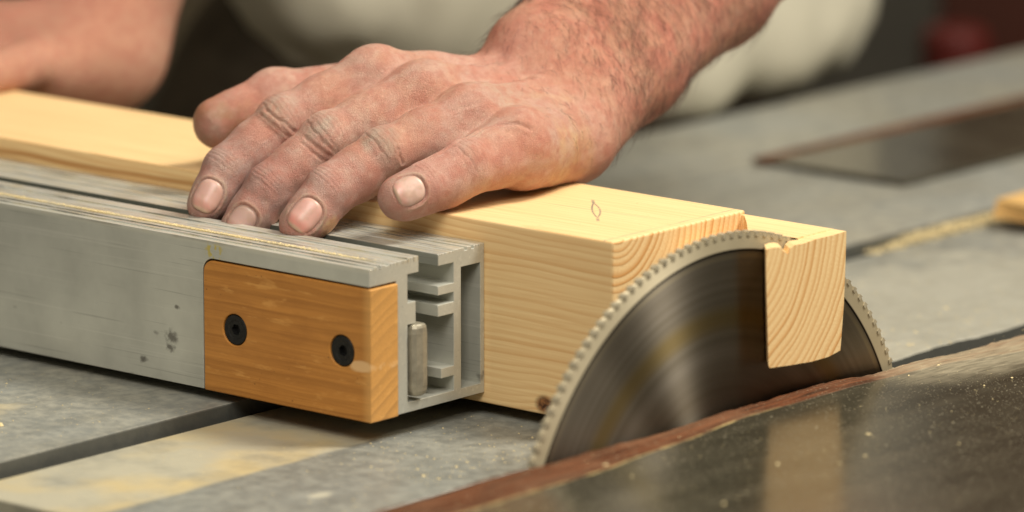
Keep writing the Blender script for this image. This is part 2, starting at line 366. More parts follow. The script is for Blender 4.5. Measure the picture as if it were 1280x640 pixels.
def simple(name, c, rough=.5, metal=0., nsc=40, var=.25, spec=.5, bumps=.2):
    s = NT(name); n = s.noise(s.pos, nsc, 4, .6)
    col = s.mix(s.ramp(n, [(.35, 0), (.68, 1)]), c, tuple(x*(1-var) for x in c))
    s.set(Base_Color=col, Roughness=s.math('MULTIPLY_ADD', n, .2, rough-.1), Metallic=metal, Normal=s.bump(n, bumps, .0006))
    s.b.inputs["Specular IOR Level"].default_value = spec
    return s.m
M_dark = simple("black_void_paint", (.018, .016, .014), .8, nsc=12)
M_black_screw = simple("black_oxide", (.022, .021, .020), .42, .5, nsc=500, var=.5)
M_floor = simple("workshop_floor", (.10, .085, .06), .7, nsc=4)
M_wall = simple("workshop_wall", (.27, .21, .13), .8, nsc=2.2, var=.45)
M_red = simple("red_paint", (.11, .012, .008), .45, nsc=8)
M_maroon = simple("maroon_paint", (.115, .035, .022), .6, nsc=8)
M_shirt = simple("beige_cotton", (.62, .58, .46), .95, nsc=9, var=.10, spec=.1, bumps=.0)
M_trousers = simple("dark_trousers", (.095, .075, .052), .9, nsc=14, var=.5, spec=.1)
M_zinc = simple("worn_zinc", (.42, .38, .29), .45, .5, nsc=160, var=.35)

# blade steel, worked in the blade's own coordinates (x is its axis)
BC = Vector((.049, .0134, -.0490)); BR = .1417
def blade_mat():
    s = NT("saw_steel"); tc = s.n.new("ShaderNodeTexCoord"); X, Y, Z = s.sep(tc.outputs["Object"])
    r = s.math('SQRT', s.math('ADD', s.math('MULTIPLY', Y, Y), s.math('MULTIPLY', Z, Z)))
    lines = s.noise(s.comb(s.math('MULTIPLY', r, 1600), 0, 0), 1.0, 3, .6)
    rb = s.noise(s.comb(s.math('MULTIPLY', r, 120), 0, 0), 1.0, 3, .6)
    base = s.mix(s.ramp(rb, [(.35, 0), (.65, 1)]), (.235, .205, .165), (.160, .136, .100))
    ang = s.noise(tc.outputs["Object"], 22, 3)
    # resin burnt on in a ring, pale dust and bare steel at the rim
    res = s.math('MULTIPLY', s.smooth(s.math('ABSOLUTE', s.math('SUBTRACT', r, .1035)), .0085, .001), .65)
    base = s.mix(res, base, (.190, .130, .030))
    base = s.mix(s.math('MULTIPLY', s.smooth(r, .098, .07), .6), base, (.105, .086, .060))
    base = s.mix(s.math('MULTIPLY', s.smooth(s.math('ABSOLUTE', s.math('SUBTRACT', r, .1308)), .0016, .0005), .55), base, (.33, .28, .19))
    base = s.mix(s.smooth(s.math('ABSOLUTE', s.math('SUBTRACT', r, .1331)), .0007, .0003), base, (.03, .025, .02))
    rim = s.smooth(r, .1334, .1342)
    base = s.mix(rim, base, s.mix(s.ramp(ang, [(.4, 0), (.65, 1)]), (.50, .43, .29), (.42, .355, .23)))
    rg = s.math('ADD', s.math('MULTIPLY_ADD', lines, .12, .31), s.math('MULTIPLY', rim, .3))
    met = s.math('MULTIPLY_ADD', rim, -.65, .97)
    s.set(Base_Color=base, Roughness=rg, Metallic=met, Normal=s.bump(lines, .06, .0004))
    tg = s.n.new("ShaderNodeTangent"); tg.direction_type = 'RADIAL'; tg.axis = 'X'
    s.lk(tg.outputs[0], s.b.inputs["Tangent"]); s.b.inputs["Anisotropic"].default_value = .97; s.b.inputs["Anisotropic Rotation"].default_value = .25
    return s.m
M_blade = blade_mat()
M_carbide = simple("carbide", (.54, .47, .33), .45, .4, nsc=300, var=.35)

# ------------------------------------------------------------------ the setting
bm = bmesh.new(); box_bm(bm, (-9, -5, -.90), (5, 9, -.86))
tag(link_bm("floor", bm, M_floor), kind="structure")
bm = bmesh.new(); box_bm(bm, (-2.6, 4.4, -.86), (2.4, 4.5, 2.6)); box_bm(bm, (-4.3, -2, -.86), (-4.2, 4.4, 2.6))
tag(link_bm("workshop_wall", bm, M_wall), kind="structure")

# saw table: one machine whose pieces are parts
saw = empty("table_saw", (-.1, .3, -.86))
tag(saw, "grey dusty table saw with slotted metal top, worn dark board beside the blade", "table saw")
bm = cells([-.326, -.300, -.162], [-.9, 1.25], [-.030, -.004, 0], lambda x, y, z: True)
o = link_bm("sliding_table", bm, M_plate1, saw, (-.24, .2, 0)); bevel(o, .0008)
bm = cells([-.445, -.331], [-.9, 1.25], [-.030, -.0015], lambda x, y, z: True)
o = link_bm("table_extension", bm, M_plate1, saw, (-.40, .2, 0)); bevel(o, .001)
# fixed top: its edge at the blade throat is chipped and uneven
bm = bmesh.new()
ys = np.concatenate([[-.252], np.linspace(-.245, .62, 260), [1.25]])
rn = np.cumsum(RNG.normal(0, .0005, len(ys))); rn -= np.linspace(rn[0], rn[-1], len(ys))
poly = [(-.1565, 1.25), (-.1565, -.252)] + [(float(.0045 - .0062*min(1, max(0, (y-.12)/.06)) + .9*np.clip(rn[i], -.004, .004)*(1 if y > .1 else .25)), float(y)) for i, y in enumerate(ys)]
prism_bm(bm, poly, -.030, -.006, 2)
o = link_bm("cast_top", bm, M_plate2, saw, (-.08, .2, -.005)); bevel(o, .0005, 1, .9)
# body under the top
bm = bmesh.new(); box_bm(bm, (-.43, -.86, -.86), (-.06, 1.2, -.031)); box_bm(bm, (.12, -.6, -.86), (.5, 1.2, -.012))
box_bm(bm, (-.05, -.86, -.86), (.11, 1.2, -.22))
link_bm("cabinet", bm, M_dark, saw, (-.1, .2, -.86))
# worn dark board on the camera side of the blade
bm = bmesh.new()
ys = np.linspace(-.62, .9, 420); nn = np.zeros(len(ys))
for f_, a_ in ((9, .0011), (23, .0006), (61, .00045), (140, .0003)):
    nn += .55*a_*np.sin(ys*f_*2 + RNG.uniform(0, 6))
nn += .0016*np.exp(-((ys-.115)/.012)**2) - .0012*np.exp(-((ys-.15)/.02)**2)
nz = 6
rows = []
for i, y in enumerate(ys):
    e = .0527 + nn[i]*.9 + (.0022*max(0, (y-.15))/.1 if y > .15 else 0)*0
    zt = .0140 + .0006*math.sin(y*31) + .0004*math.sin(y*83+1) - .0045*max(0, min(1, (y-.12)/.14))
    prof = [(e+.0010, -.004), (e+.0003, .004), (e, zt-.0048), (e+.0010, zt-.0022), (e+.0030, zt-.0006), (e+.0065, zt), (.12, .0140 - .0040*max(0, min(1, (y-.14)/.14))), (.62, .0140), (.62, -.004)]
    rows.append([bm.verts.new((p[0] + (RNG.normal(0, .00012) if k in (2, 3, 4) else 0), y, p[1] + (RNG.normal(0, .00016) if k in (2, 3, 4) else 0))) for k, p in enumerate(prof)])
for a, b in zip(rows, rows[1:]):
    for k in range(len(a)):
        k2 = (k+1) % len(a); bm.faces.new((a[k], b[k], b[k2], a[k2]))
bm.faces.new(rows[0]); bm.faces.new(rows[-1][::-1])
bmesh.ops.recalc_face_normals(bm, faces=bm.faces)
link_bm("outfeed_board", bm, M_sheet, saw, (.3, .1, .0))

# saw blade
bl = empty("saw_blade_root", BC); bpy.data.objects.remove(bl)
NTOOTH = 150
bm = bmesh.new(); ring = []
for k in range(NTOOTH):
    a0 = 2*math.pi*k/NTOOTH; da = 2*math.pi/NTOOTH
    for fa, rr in ((0, .1411), (.04, .1400), (.10, .1395), (.16, .1397), (.26, .1405), (.60, .1409), (.86, .1412)):
        ring.append((a0 + fa*da, rr))
t = .00115
A = [bm.verts.new((-t, r_*math.cos(a), r_*math.sin(a))) for a, r_ in ring]
B = [bm.verts.new((t, r_*math.cos(a), r_*math.sin(a))) for a, r_ in ring]
NH = 64
HA = [bm.verts.new((-t, .015*math.cos(2*math.pi*i/NH), .015*math.sin(2*math.pi*i/NH))) for i in range(NH)]
HB = [bm.verts.new((t, .015*math.cos(2*math.pi*i/NH), .015*math.sin(2*math.pi*i/NH))) for i in range(NH)]
def loop_edges(L): return [bm.edges.new((L[i], L[(i+1) % len(L)])) for i in range(len(L))]
for side, (O, H) in enumerate(((A, HA), (B, HB))):
    eo, ei = loop_edges(O), loop_edges(H)
    bmesh.ops.triangle_fill(bm, use_beauty=True, edges=eo+ei)
for L1, L2 in ((A, B), (HA, HB)):
    n = len(L1)
    for i in range(n): bm.faces.new((L1[i], L1[(i+1) % n], L2[(i+1) % n], L2[i]))
bmesh.ops.recalc_face_normals(bm, faces=bm.faces)
me = bpy.data.meshes.new("saw_blade"); bm.to_mesh(me); bm.free(); me.materials.append(M_blade)
blade = bpy.data.objects.new("saw_blade", me); COL.objects.link(blade); blade.location = BC
tag(blade, "large round steel saw blade rising out of the table against the cut beam", "saw blade")
bm = bmesh.new()
prism_bm(bm, [(.1392, -.00035), (.1418, -.0003), (.1414, .0019), (.1395, .0017)], -.0016, .0016, 0)
tme = bpy.data.meshes.new("carbide_tip"); bm.to_mesh(tme); bm.free(); tme.materials.append(M_carbide)
for k in range(NTOOTH):
    a = 2*math.pi*k/NTOOTH
    if BC.z + .14*math.sin(a) < -.012: continue
    o = bpy.data.objects.new("carbide_tip", tme); COL.objects.link(o); o.parent = blade; o.rotation_euler = (a, 0, 0)
bm = bmesh.new()
bmesh.ops.create_cone(bm, cap_ends=True, segments=48, radius1=.028, radius2=.026, depth=.012, matrix=Matrix.Translation((.0072, 0, 0)) @ Matrix.Rotation(math.pi/2, 4, 'Y'))
me = bpy.data.meshes.new("flange"); bm.to_mesh(me); bm.free(); me.materials.append(M_zinc)
o = bpy.data.objects.new("flange", me); COL.objects.link(o); o.parent = blade

# ------------------------------------------------------------------ the pine beam with its tenon and nearly severed slice
H, W = .0845, .0950
bm = bmesh.new(); box_bm(bm, (-.66, 0, -.0003), (0, W, H))
beam = link_bm("pine_beam", bm, M_pine, None, (-.3, .0475, 0))
bevel(beam, .0011, 3)
bm = bmesh.new()
pts = [(.0357,.0834),(.0397,.0836),(.0443,.0831),(.0470,.0824),(.0484,.0806),(.0500,.0800),(.0513,.0788),(.0530,.0812),(.0559,.0822),(.0634,.0819),(.0721,.0825),(.0839,.0823),(.0942,.0826),(.0938,.0676),(.0930,.0494),(.0908,.0283),(.082,.0269),(.0702,.0268),(.0556,.0278),(.0392,.0292),(.0383,.0305),(.0372,.0514),(.0361,.0697)]
SL = .0504
prism_bm(bm, pts, SL-.0006, .0582, 0)
for v in bm.verts:            # the slice is undercut towards the blade on its near side
    if v.co.x < SL+.001: v.co.y = .0452 + (v.co.y-.0357)*(.0942-.0452)/(.0942-.0357)
ten = link_bm("slice_tmp", bm, M_pine); boolean(beam, ten, 'UNION') if False else None
SLICE = ten; bm = bmesh.new()
prism_bm(bm, [(.0430,.0290),(.0430,.0640),(.0450,.0690),(.0560,.0706),(.0700,.0700),(.0800,.0712),(.0940,.0715),(.0936,.0500),(.0915,.0275)], -.004, SL, 0)
ten2 = link_bm("tenon_tmp", bm, M_pine); bm = bmesh.new()
prism_bm(bm, [(-.004,.0943),(-.004,.0930),(.0020,.0915),(.0120,.0805),(.0250,.0650),(.0380,.0495),(.0470,.0392),(.0502,.0360),(.0508,.0430),(.0508,.0943)], .0600, .0827, 2)
ten = link_bm("tenon_tmp", bm, M_pine)
boolean(beam, ten, 'UNION'); boolean(beam, SLICE, 'UNION'); boolean(beam, ten2, 'UNION')
bm = bmesh.new()
NC = 160
prism_bm(bm, [(BC.y + .1422*math.cos(2*math.pi*i/NC), BC.z + .1422*math.sin(2*math.pi*i/NC)) for i in range(NC)], .0472, .0508, 0)
ker = link_bm("kerf_tmp", bm, M_pine); boolean(beam, ker)
tag(beam, "pale pine beam with a shoulder cut end and a thin slice hanging beyond the blade", "beam")
# slice: rough splintered fibres on the torn top corner
# ------------------------------------------------------------------ aluminium mitre fence
fence = empty("mitre_fence", (-.3, -.039, .0)); U1 = -.0750; U0 = -.60
tag(fence, "grey aluminium extrusion fence along the pine beam with a wooden end block", "saw fence")
def prof(x, y, z):
    if z < .0095: return True
    if y > -.0031: return True                                        # back wall
    if -.0213 < y < -.0163: return z < .0742
    if -.0163 < y and z > .0656: return True
    if y > -.0320 and y < -.0213 and z > .0685: return z < .0738           # back wing
    if -.0320 < y < -.0213 and .0550 < z < .0592: return True
    if -.0320 < y < -.0213 and .0452 < z < .0505: return True
    if -.0300 < y < -.0213 and .0165 < z < .0210: return True
    if -.0590 < y < -.0525: return z < .0742
    if -.0525 < y < -.0470 and .0450 < z < .0550: return True
    if -.0590 < y < -.0450 and z > .0680: return True
    if y < -.0590: return z < .0742 and (z > .0660 or y < -.0745 or True)
    return False
yb = sorted({-.0780, -.0745, -.0720, -.0700, -.0670, -.0650, -.0590, -.0525, -.0500, -.0470, -.0450, -.0320, -.0300, -.0213, -.0163, -.0140, -.0120, -.0090, -.0075, -.0031, -.0004})
zb = sorted({.0050, .0095, .0165, .0210, .0450, .0452, .0505, .0550, .0592, .0656, .0660, .0680, .0685, .0728, .0738, .0742, .0748, .0754})
def prof2(x, y, z):
    if z > .0728:                                                      # ribbed tops
        if y > -.0320:
            if -.0140 < y < -.0120 or -.0090 < y < -.0075: return False
            if y > -.0213: return z < .0742
            return z < .0738
        if y < -.0450:
            if -.0720 < y < -.0700: return z < .0738
            if -.0670 < y < -.0650: return z < .0742
            if y > -.0590: return z < .0754 if y > -.0525 else z < .0748
            if y < -.0745: return z < .0742
            return z < .0748
        return False
    return prof(x, y, z)
bm = cells([U0, U1], yb, zb, prof2)
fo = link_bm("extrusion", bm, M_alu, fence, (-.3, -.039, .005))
# recess for the wooden block, rounded at its upper inner corner
rad = .0065; rp = [(-.06, -.01), (-.06, .0660)]
rp = [(-.0600, -.002), (-.0600, .0662)] + [(-.1765+rad - rad*math.sin(a), .0662-rad + rad*math.cos(a)) for a in np.linspace(0, math.pi/2, 9)] + [(-.1765, -.002)]
bm = bmesh.new()
A = [bm.verts.new((x, -.0600, z)) for x, z in rp]; B = [bm.verts.new((x, -.0850, z)) for x, z in rp]
bm.faces.new(A); bm.faces.new(B[::-1])
for i in range(len(rp)): bm.faces.new((A[i], B[i], B[(i+1) % len(rp)], A[(i+1) % len(rp)]))
bmesh.ops.recalc_face_normals(bm, faces=bm.faces)
boolean(fo, link_bm("cut_tmp", bm, M_alu)); bevel(fo, .0006, 3, .5)
# wooden block
bm = bmesh.new(); rad = .0055
bp = [(-.0738, .0046), (-.0738, .0652)] + [(-.1758+rad - rad*math.sin(a), .0652-rad + rad*math.cos(a)) for a in np.linspace(0, math.pi/2, 9)] + [(-.1758, .0046)]
A = [bm.verts.new((x, -.0600, z)) for x, z in bp]; B = [bm.verts.new((x, -.0784, z)) for x, z in bp]
bm.faces.new(A); bm.faces.new(B[::-1])
for i in range(len(bp)): bm.faces.new((A[i], B[i], B[(i+1) % len(bp)], A[(i+1) % len(bp)]))
bmesh.ops.recalc_face_normals(bm, faces=bm.faces)
blk = link_bm("wooden_block", bm, M_block, fence, (-.125, -.069, .0046))
for (sx, sz) in ((-.1566, .0352), (-.0912, .0352)):
    bm = bmesh.new(); prism_bm(bm, [(sx + .0073*math.cos(a), sz + .0073*math.sin(a)) for a in np.linspace(0, 2*math.pi, 40, endpoint=False)], -.09, -.0745, 1)
    boolean(blk, link_bm("cut_tmp", bm, M_block))
bevel(blk, .0006, 2, .6)
for k, (sx, sz) in enumerate(((-.1566, .0352), (-.0912, .0352))):
    sc = empty("screw_tmp"); bpy.data.objects.remove(sc)
    bm = bmesh.new(); N = 48; rings = []
    hexr = lambda a, r: r*math.cos(math.pi/6)/math.cos((a + .3*k) % (math.pi/3) - math.pi/6)
    for (rr, yy, hx) in ((.0070, -.0746, 0), (.0070, -.0775, 0), (.0067, -.0779, 0), (.0046, -.0779, 0), (.0041, -.0776, 0), (.0027, -.0775, 1), (.0026, -.0750, 1), (.0002, -.0748, 1)):
        rings.append([bm.verts.new((sx + (hexr(a, rr) if hx else rr)*math.cos(a), yy, sz + (hexr(a, rr) if hx else rr)*math.sin(a))) for a in np.linspace(0, 2*math.pi, N, endpoint=False)])
    for a, b in zip(rings, rings[1:]):
        for i in range(N): bm.faces.new((a[i], a[(i+1) % N], b[(i+1) % N], b[i]))
    bm.faces.new(rings[0][::-1]); bm.faces.new(rings[-1])
    bmesh.ops.recalc_face_normals(bm, faces=bm.faces)
    link_bm("screw", bm, M_black_screw, blk, (sx, -.0746, sz))
# clamp bar standing in the slot
bm = bmesh.new()
zz = [.0118, .0126, .0140, .0165, .025, .034, .0405, .0430, .0441, .0447]
sc_ = [.55, .80, .93, 1, 1, 1, 1, .93, .80, .55]
rings = []
for z_, s_ in zip(zz, sc_):
    rings.append([bm.verts.new((x, -.0463 + y*s_, z_)) for x, y in [(-.105, -.0052), (U1+.0016*s_, -.0052), (U1+.0030*s_, -.0035), (U1+.0036*s_, .0), (U1+.0030*s_, .0035), (U1+.0012*s_, .0054), (-.105, .0054)]])
n = len(rings[0])
for a, b in zip(rings, rings[1:]):
    for i in range(n): bm.faces.new((a[i], a[(i+1) % n], b[(i+1) % n], b[i]))
bm.faces.new(rings[0][::-1]); bm.faces.new(rings[-1]); bmesh.ops.recalc_face_normals(bm, faces=bm.faces)
link_bm("clamp_bar", bm, M_zinc, fence, (-.09, -.046, .012))

# ------------------------------------------------------------------ far things
bm = cells([-.336, -.232], [.528, 1.15], [.0005, .0035], lambda x, y, z: True)
o = link_bm("dark_panel", bm, M_panel, None, (-.28, .8, .0005)); bevel(o, .0006)
tag(o, "flat dark glossy board lying on the far side of the saw table", "board")
bm = bmesh.new(); vs = box_bm(bm, (-.147, .492, .0002), (-.120, .535, .0100))
for v in vs: v.co.x += RNG.normal(0, .0008); v.co.y += RNG.normal(0, .001)
o = link_bm("wood_scrap", bm, M_scrapw, None, (-.14, .52, 0)); bevel(o, .0006)
tag(o, "small orange brown wood offcut lying over the table slot behind the blade", "wood offcut")
cab = empty("tool_cabinet", (-.57, 1.71, -.86))
tag(cab, "blurred dark maroon cabinet with a bright red drum in front of the wall", "cabinet")
bm = bmesh.new(); box_bm(bm, (-.795, 1.32, -.86), (-.35, 2.1, .75)); o = link_bm("body", bm, M_maroon, cab, (-.7, 1.7, -.86)); bevel(o, .01)
bm = bmesh.new(); bmesh.ops.create_cone(bm, cap_ends=True, segments=40, radius1=.024, radius2=.024, depth=.80, matrix=Matrix.Translation((-.733, 1.262, -.46)))
o = link_bm("red_drum", bm, M_red, None, (-.733, 1.262, -.86)); bevel(o, .01, 3)
tag(o, "small blurred red cylinder top standing before the maroon cabinet", "gas bottle")
cab['label'] = "blurred dark maroon cabinet behind the far end of the saw table"

# ------------------------------------------------------------------ signed distance modelling for the person
f32 = np.float32
def A3(p): return np.array(p, dtype=f32)
def rcone(P, a, b, r1, r2):
    a, b = A3(a), A3(b); ba = b-a; l2 = float(ba@ba); rr = r1-r2; a2 = l2-rr*rr; il2 = 1/l2
    pa = P-a; y = pa@ba; z = y-l2
    q = pa*l2 - y[:, None]*ba; x2 = np.einsum('ij,ij->i', q, q); y2 = y*y*l2; z2 = z*z*l2
    k = np.sign(rr)*rr*rr*x2
    o = (np.sqrt(x2*a2*il2) + y*rr)*il2 - r1
    m1 = np.sign(z)*a2*z2 > k; m2 = np.sign(y)*a2*y2 < k
    return np.where(m1, np.sqrt(x2+z2)*il2 - r2, np.where(m2, np.sqrt(x2+y2)*il2 - r1, o)).astype(f32)
def ball(P, c, r): return np.linalg.norm(P-A3(c), axis=1) - r
def ell(P, c, rad, R=None):
    q = P-A3(c)
    if R is not None: q = q@np.asarray(R, f32)
    rad = A3(rad); k0 = np.linalg.norm(q/rad, axis=1); k1 = np.linalg.norm(q/(rad*rad), axis=1)+1e-9
    return k0*(k0-1)/k1
def smin(a, b, k):
    h = np.maximum(k-np.abs(a-b), 0)/k
    return np.minimum(a, b) - h*h*k*.25
def smax(a, b, k): return -smin(-a, -b, k)
def boxd(P, lo, hi):
    c = (A3(lo)+A3(hi))/2; h = (A3(hi)-A3(lo))/2; q = np.abs(P-c)-h
    return np.linalg.norm(np.maximum(q, 0), axis=1) + np.minimum(q.max(axis=1), 0)
def vnoise(P, sc, seed=0):
    q = P*sc; i = np.floor(q).astype(np.int64); f = (q-i).astype(f32); f = f*f*(3-2*f)
    def h(ix, iy, iz):
        n = (ix*73856093) ^ (iy*19349663) ^ (iz*83492791) ^ (seed*2654435761)
        n = (n ^ (n >> 13))*1274126177 & 0x7fffffff
        n = (n ^ (n >> 15))*2246822519 & 0x7fffffff
        return (n & 0xffff)/65535.
    r = 0
    for dx in (0, 1):
        for dy in (0, 1):
            for dz in (0, 1):
                wt = (f[:, 0] if dx else 1-f[:, 0])*(f[:, 1] if dy else 1-f[:, 1])*(f[:, 2] if dz else 1-f[:, 2])
                r = r + wt*h(i[:, 0]+dx, i[:, 1]+dy, i[:, 2]+dz)
    return r
def fbm(P, sc, seed=0, o=3):
    r = 0; a = .5; t = 0
    for k in range(o): r = r + a*vnoise(P, sc*2**k, seed+k); t += a; a *= .5
    return r/t
def grad(f, P, e=2e-4):
    g = np.empty_like(P)
    for i in range(3):
        d = np.zeros(3, f32); d[i] = e
        g[:, i] = (f(P+d)-f(P-d))/(2*e)
    return g
def chunked(f, P, n=400000): return np.concatenate([f(P[i:i+n]) for i in range(0, len(P), n)]) if len(P) else np.zeros(0, f32)
def surface(f, lo, hi, h, B=14, keep=None):
    """surface nets over the blocks near the surface"""
    lo = np.array(lo, float); N = np.ceil((np.array(hi)-lo)/h/B).astype(int); 
    g = np.stack(np.meshgrid(*[np.arange(n) for n in N], indexing='ij'), -1).reshape(-1, 3)
    c = (lo + (g+.5)*B*h).astype(f32); d = chunked(f, c)
    near = np.abs(d) < B*h*1.0; g = g[near]
    base = g*B; M = B+1
    loc = np.stack(np.meshgrid(*[np.arange(M)]*3, indexing='ij'), -1).reshape(-1, 3)
    S = (N*B+4).astype(np.int64)
    def key(c_): return ((c_[..., 0]+1)*S[1] + c_[..., 1]+1)*S[2] + c_[..., 2]+1
    keys, verts, quads = [], [], []
    cs = 60
    for s0 in range(0, len(g), cs):
        bb = base[s0:s0+cs]
        idx = bb[:, None, :] + loc[None]
        P = (lo + idx.reshape(-1, 3)*h).astype(f32)
        D = f(P).reshape(len(bb), M, M, M)
        ins = D < 0
        c8 = [D[:, dx:B+dx, dy:B+dy, dz:B+dz] for dx in (0, 1) for dy in (0, 1) for dz in (0, 1)]
        off = [(dx, dy, dz) for dx in (0, 1) for dy in (0, 1) for dz in (0, 1)]
        sg = sum((x < 0).astype(int) for x in c8); act = (sg > 0) & (sg < 8)
        if not act.any(): continue
        av = [x[act] for x in c8]; ct = np.zeros((len(av[0]), 3)); w_ = np.zeros(len(av[0]))
        for i in range(8):
            for j in range(i+1, 8):
                df = [b-a for a, b in zip(off[i], off[j])]
                if sum(map(abs, df)) != 1: continue
                cr = (av[i] < 0) != (av[j] < 0); t_ = np.where(cr, av[i]/np.where(cr, av[i]-av[j], 1), 0)
                p_ = np.array(off[i]) + t_[:, None]*np.array(df); ct += p_*cr[:, None]; w_ += cr
        ct /= w_[:, None]
        ai = np.argwhere(act); cell = bb[ai[:, 0]] + ai[:, 1:]
        keys.append(key(cell)); verts.append(lo + (cell+ct)*h)
        for ax in range(3):
            sl0 = [slice(None), slice(0, B), slice(0, B), slice(0, B)]; sl1 = list(sl0); sl1[ax+1] = slice(1, B+1)
            a_, b_ = ins[tuple(sl0)], ins[tuple(sl1)]; cr = a_ != b_
            ei = np.argwhere(cr)
            if not len(ei): continue
            ec = bb[ei[:, 0]] + ei[:, 1:]; fl = a_[cr]
            u, v = (ax+1) % 3, (ax+2) % 3; eu = np.zeros(3, int); eu[u] = 1; ev = np.zeros(3, int); ev[v] = 1
            q = np.stack([key(ec), key(ec-eu), key(ec-eu-ev), key(ec-ev)], 1)
            q[~fl] = q[~fl][:, ::-1]
            quads.append(q)
    keys = np.concatenate(keys); verts = np.concatenate(verts); quads = np.concatenate(quads)
    o = np.argsort(keys); keys = keys[o]; verts = verts[o]
    qi = np.searchsorted(keys, quads); qi = np.clip(qi, 0, len(keys)-1); ok = (keys[qi] == quads).all(1)
    qi = qi[ok]; V = verts.astype(f32)
    for _ in range(2):
        dd = chunked(f, V); gg = np.concatenate([grad(f, V[i:i+200000]) for i in range(0, len(V), 200000)])
        V = V - np.clip(dd, -h, h)[:, None]*gg/np.maximum((gg*gg).sum(1), .25)[:, None]
    if keep is not None:
        k = keep(V); fk = k[qi].all(1); qi = qi[fk]
        used = np.unique(qi); rm = np.full(len(V), -1); rm[used] = np.arange(len(used)); V = V[used]; qi = rm[qi]
    return V, qi
def np_mesh(name, V, Q):
    me = bpy.data.meshes.new(name)
    me.vertices.add(len(V)); me.vertices.foreach_set("co", V.astype(f32).ravel())
    me.loops.add(Q.size); me.loops.foreach_set("vertex_index", Q.ravel().astype(np.int32))
    me.polygons.add(len(Q)); me.polygons.foreach_set("loop_start", np.arange(0, Q.size, Q.shape[1], dtype=np.int32))
    me.update(calc_edges=True); me.validate()
    return me
nrm = lambda v: np.asarray(v, float)/np.linalg.norm(v)

# joints of the left hand in metres
J = dict(
 wr=(-.1228,.1183,.1158), wrR=(-.1435,.1223,.1212), wrU=(-.1130,.1045,.1056),
 iM=(-.1789,.0410,.1316), iP=(-.1995,.0010,.1142), iD=(-.2102,-.0257,.0945), iT=(-.2110,-.0385,.0798),
 mM=(-.1503,.0441,.1273), mP=(-.1719,.0016,.1089), mD=(-.1838,-.0243,.0885), mT=(-.1893,-.0385,.0722),
 rM=(-.1223,.0459,.1199), rP=(-.1376,.0021,.1063), rD=(-.1475,-.0235,.0925), rT=(-.1512,-.0390,.0790),
 pM=(-.0963,.0496,.1113), pP=(-.0997,.0160,.1027), pD=(-.1045,-.0075,.0965), pT=(-.1080,-.0205,.0938),
 tC=(-.1502,.1068,.1103), tM=(-.2041,.0707,.1200), tI=(-.2337,.0330,.1160), tT=(-.2480,.0085,.1070))
J = {k: np.array(v) for k, v in J.items()}
TOCAM = nrm(np.array(cam.location) - J['mP']); CR = np.array((.7594, .6506, 0)); CU = np.array((-.1339, .1563, .9786))
RAD = dict(i=(.0142,.0120,.0112,.0096), m=(.0144,.0126,.0120,.0100), r=(.0142,.0122,.0118,.0104), p=(.0136,.0122,.0114,.0100), t=(.0176,.0148,.0132,.0108))
carp = {'i': J['wrR']*.75+J['wr']*.25, 'm': J['wr']*.8+J['wrR']*.2, 'r': J['wr']*.6+J['wrU']*.4, 'p': J['wrU']}
hx = nrm(J['mM']-J['wr']); hn = nrm(np.cross(J['pM']-J['iM'], hx)); hn = hn if hn[2] > 0 else -hn    # back of the hand
ARM = [np.array(v) for v in ((-.1318,.1201,.1260), (-.1382,.1585,.1386), (-.149,.2374,.1656), (-.1626,.3436,.2023), (-.215,.47,.27))]
ax_arm = nrm(ARM[2]-ARM[0]); perp = nrm(.69*CR - .72*CU); perp = nrm(perp - ax_arm*(perp@ax_arm))
BEAM_LO, BEAM_HI = (-.66, 0, -.001), (0, .095, .0846)
def finger(P, k):
    a, b, c, d = (J[k+x] for x in 'MPDT'); r = RAD[k]
    s1 = rcone(P, a, b, r[0], r[1]*.97); s2 = rcone(P, b, c, r[1], r[2]*.98); s3 = rcone(P, c, d, r[2], r[3])
    o = smin(smin(s1, s2, .004), s3, .003)
    n = dorsal[k]
    o = smin(o, ball(P, b + n*r[1]*.28, r[1]*.86), .004)                   # knuckle
    o = smin(o, ball(P, (b*.5+c*.5) - n*r[1]*.20, r[1]*.93), .006)         # soft pads between joints
    o = smin(o, ball(P, (a*.45+b*.55) - n*r[1]*.25, r[1]*1.02), .008)
    o = smin(o, ball(P, c*.35+d*.65 - n*.0012, r[3]*1.02), .004)
    return o
dorsal = {}
for k in 'imrp':
    a, b, c, d = (J[k+x] for x in 'MPDT')
    ax = nrm(c-b); n = nrm(TOCAM*.85 + CU*.65); dorsal[k] = nrm(n - ax*(n@ax))
VEINS = []
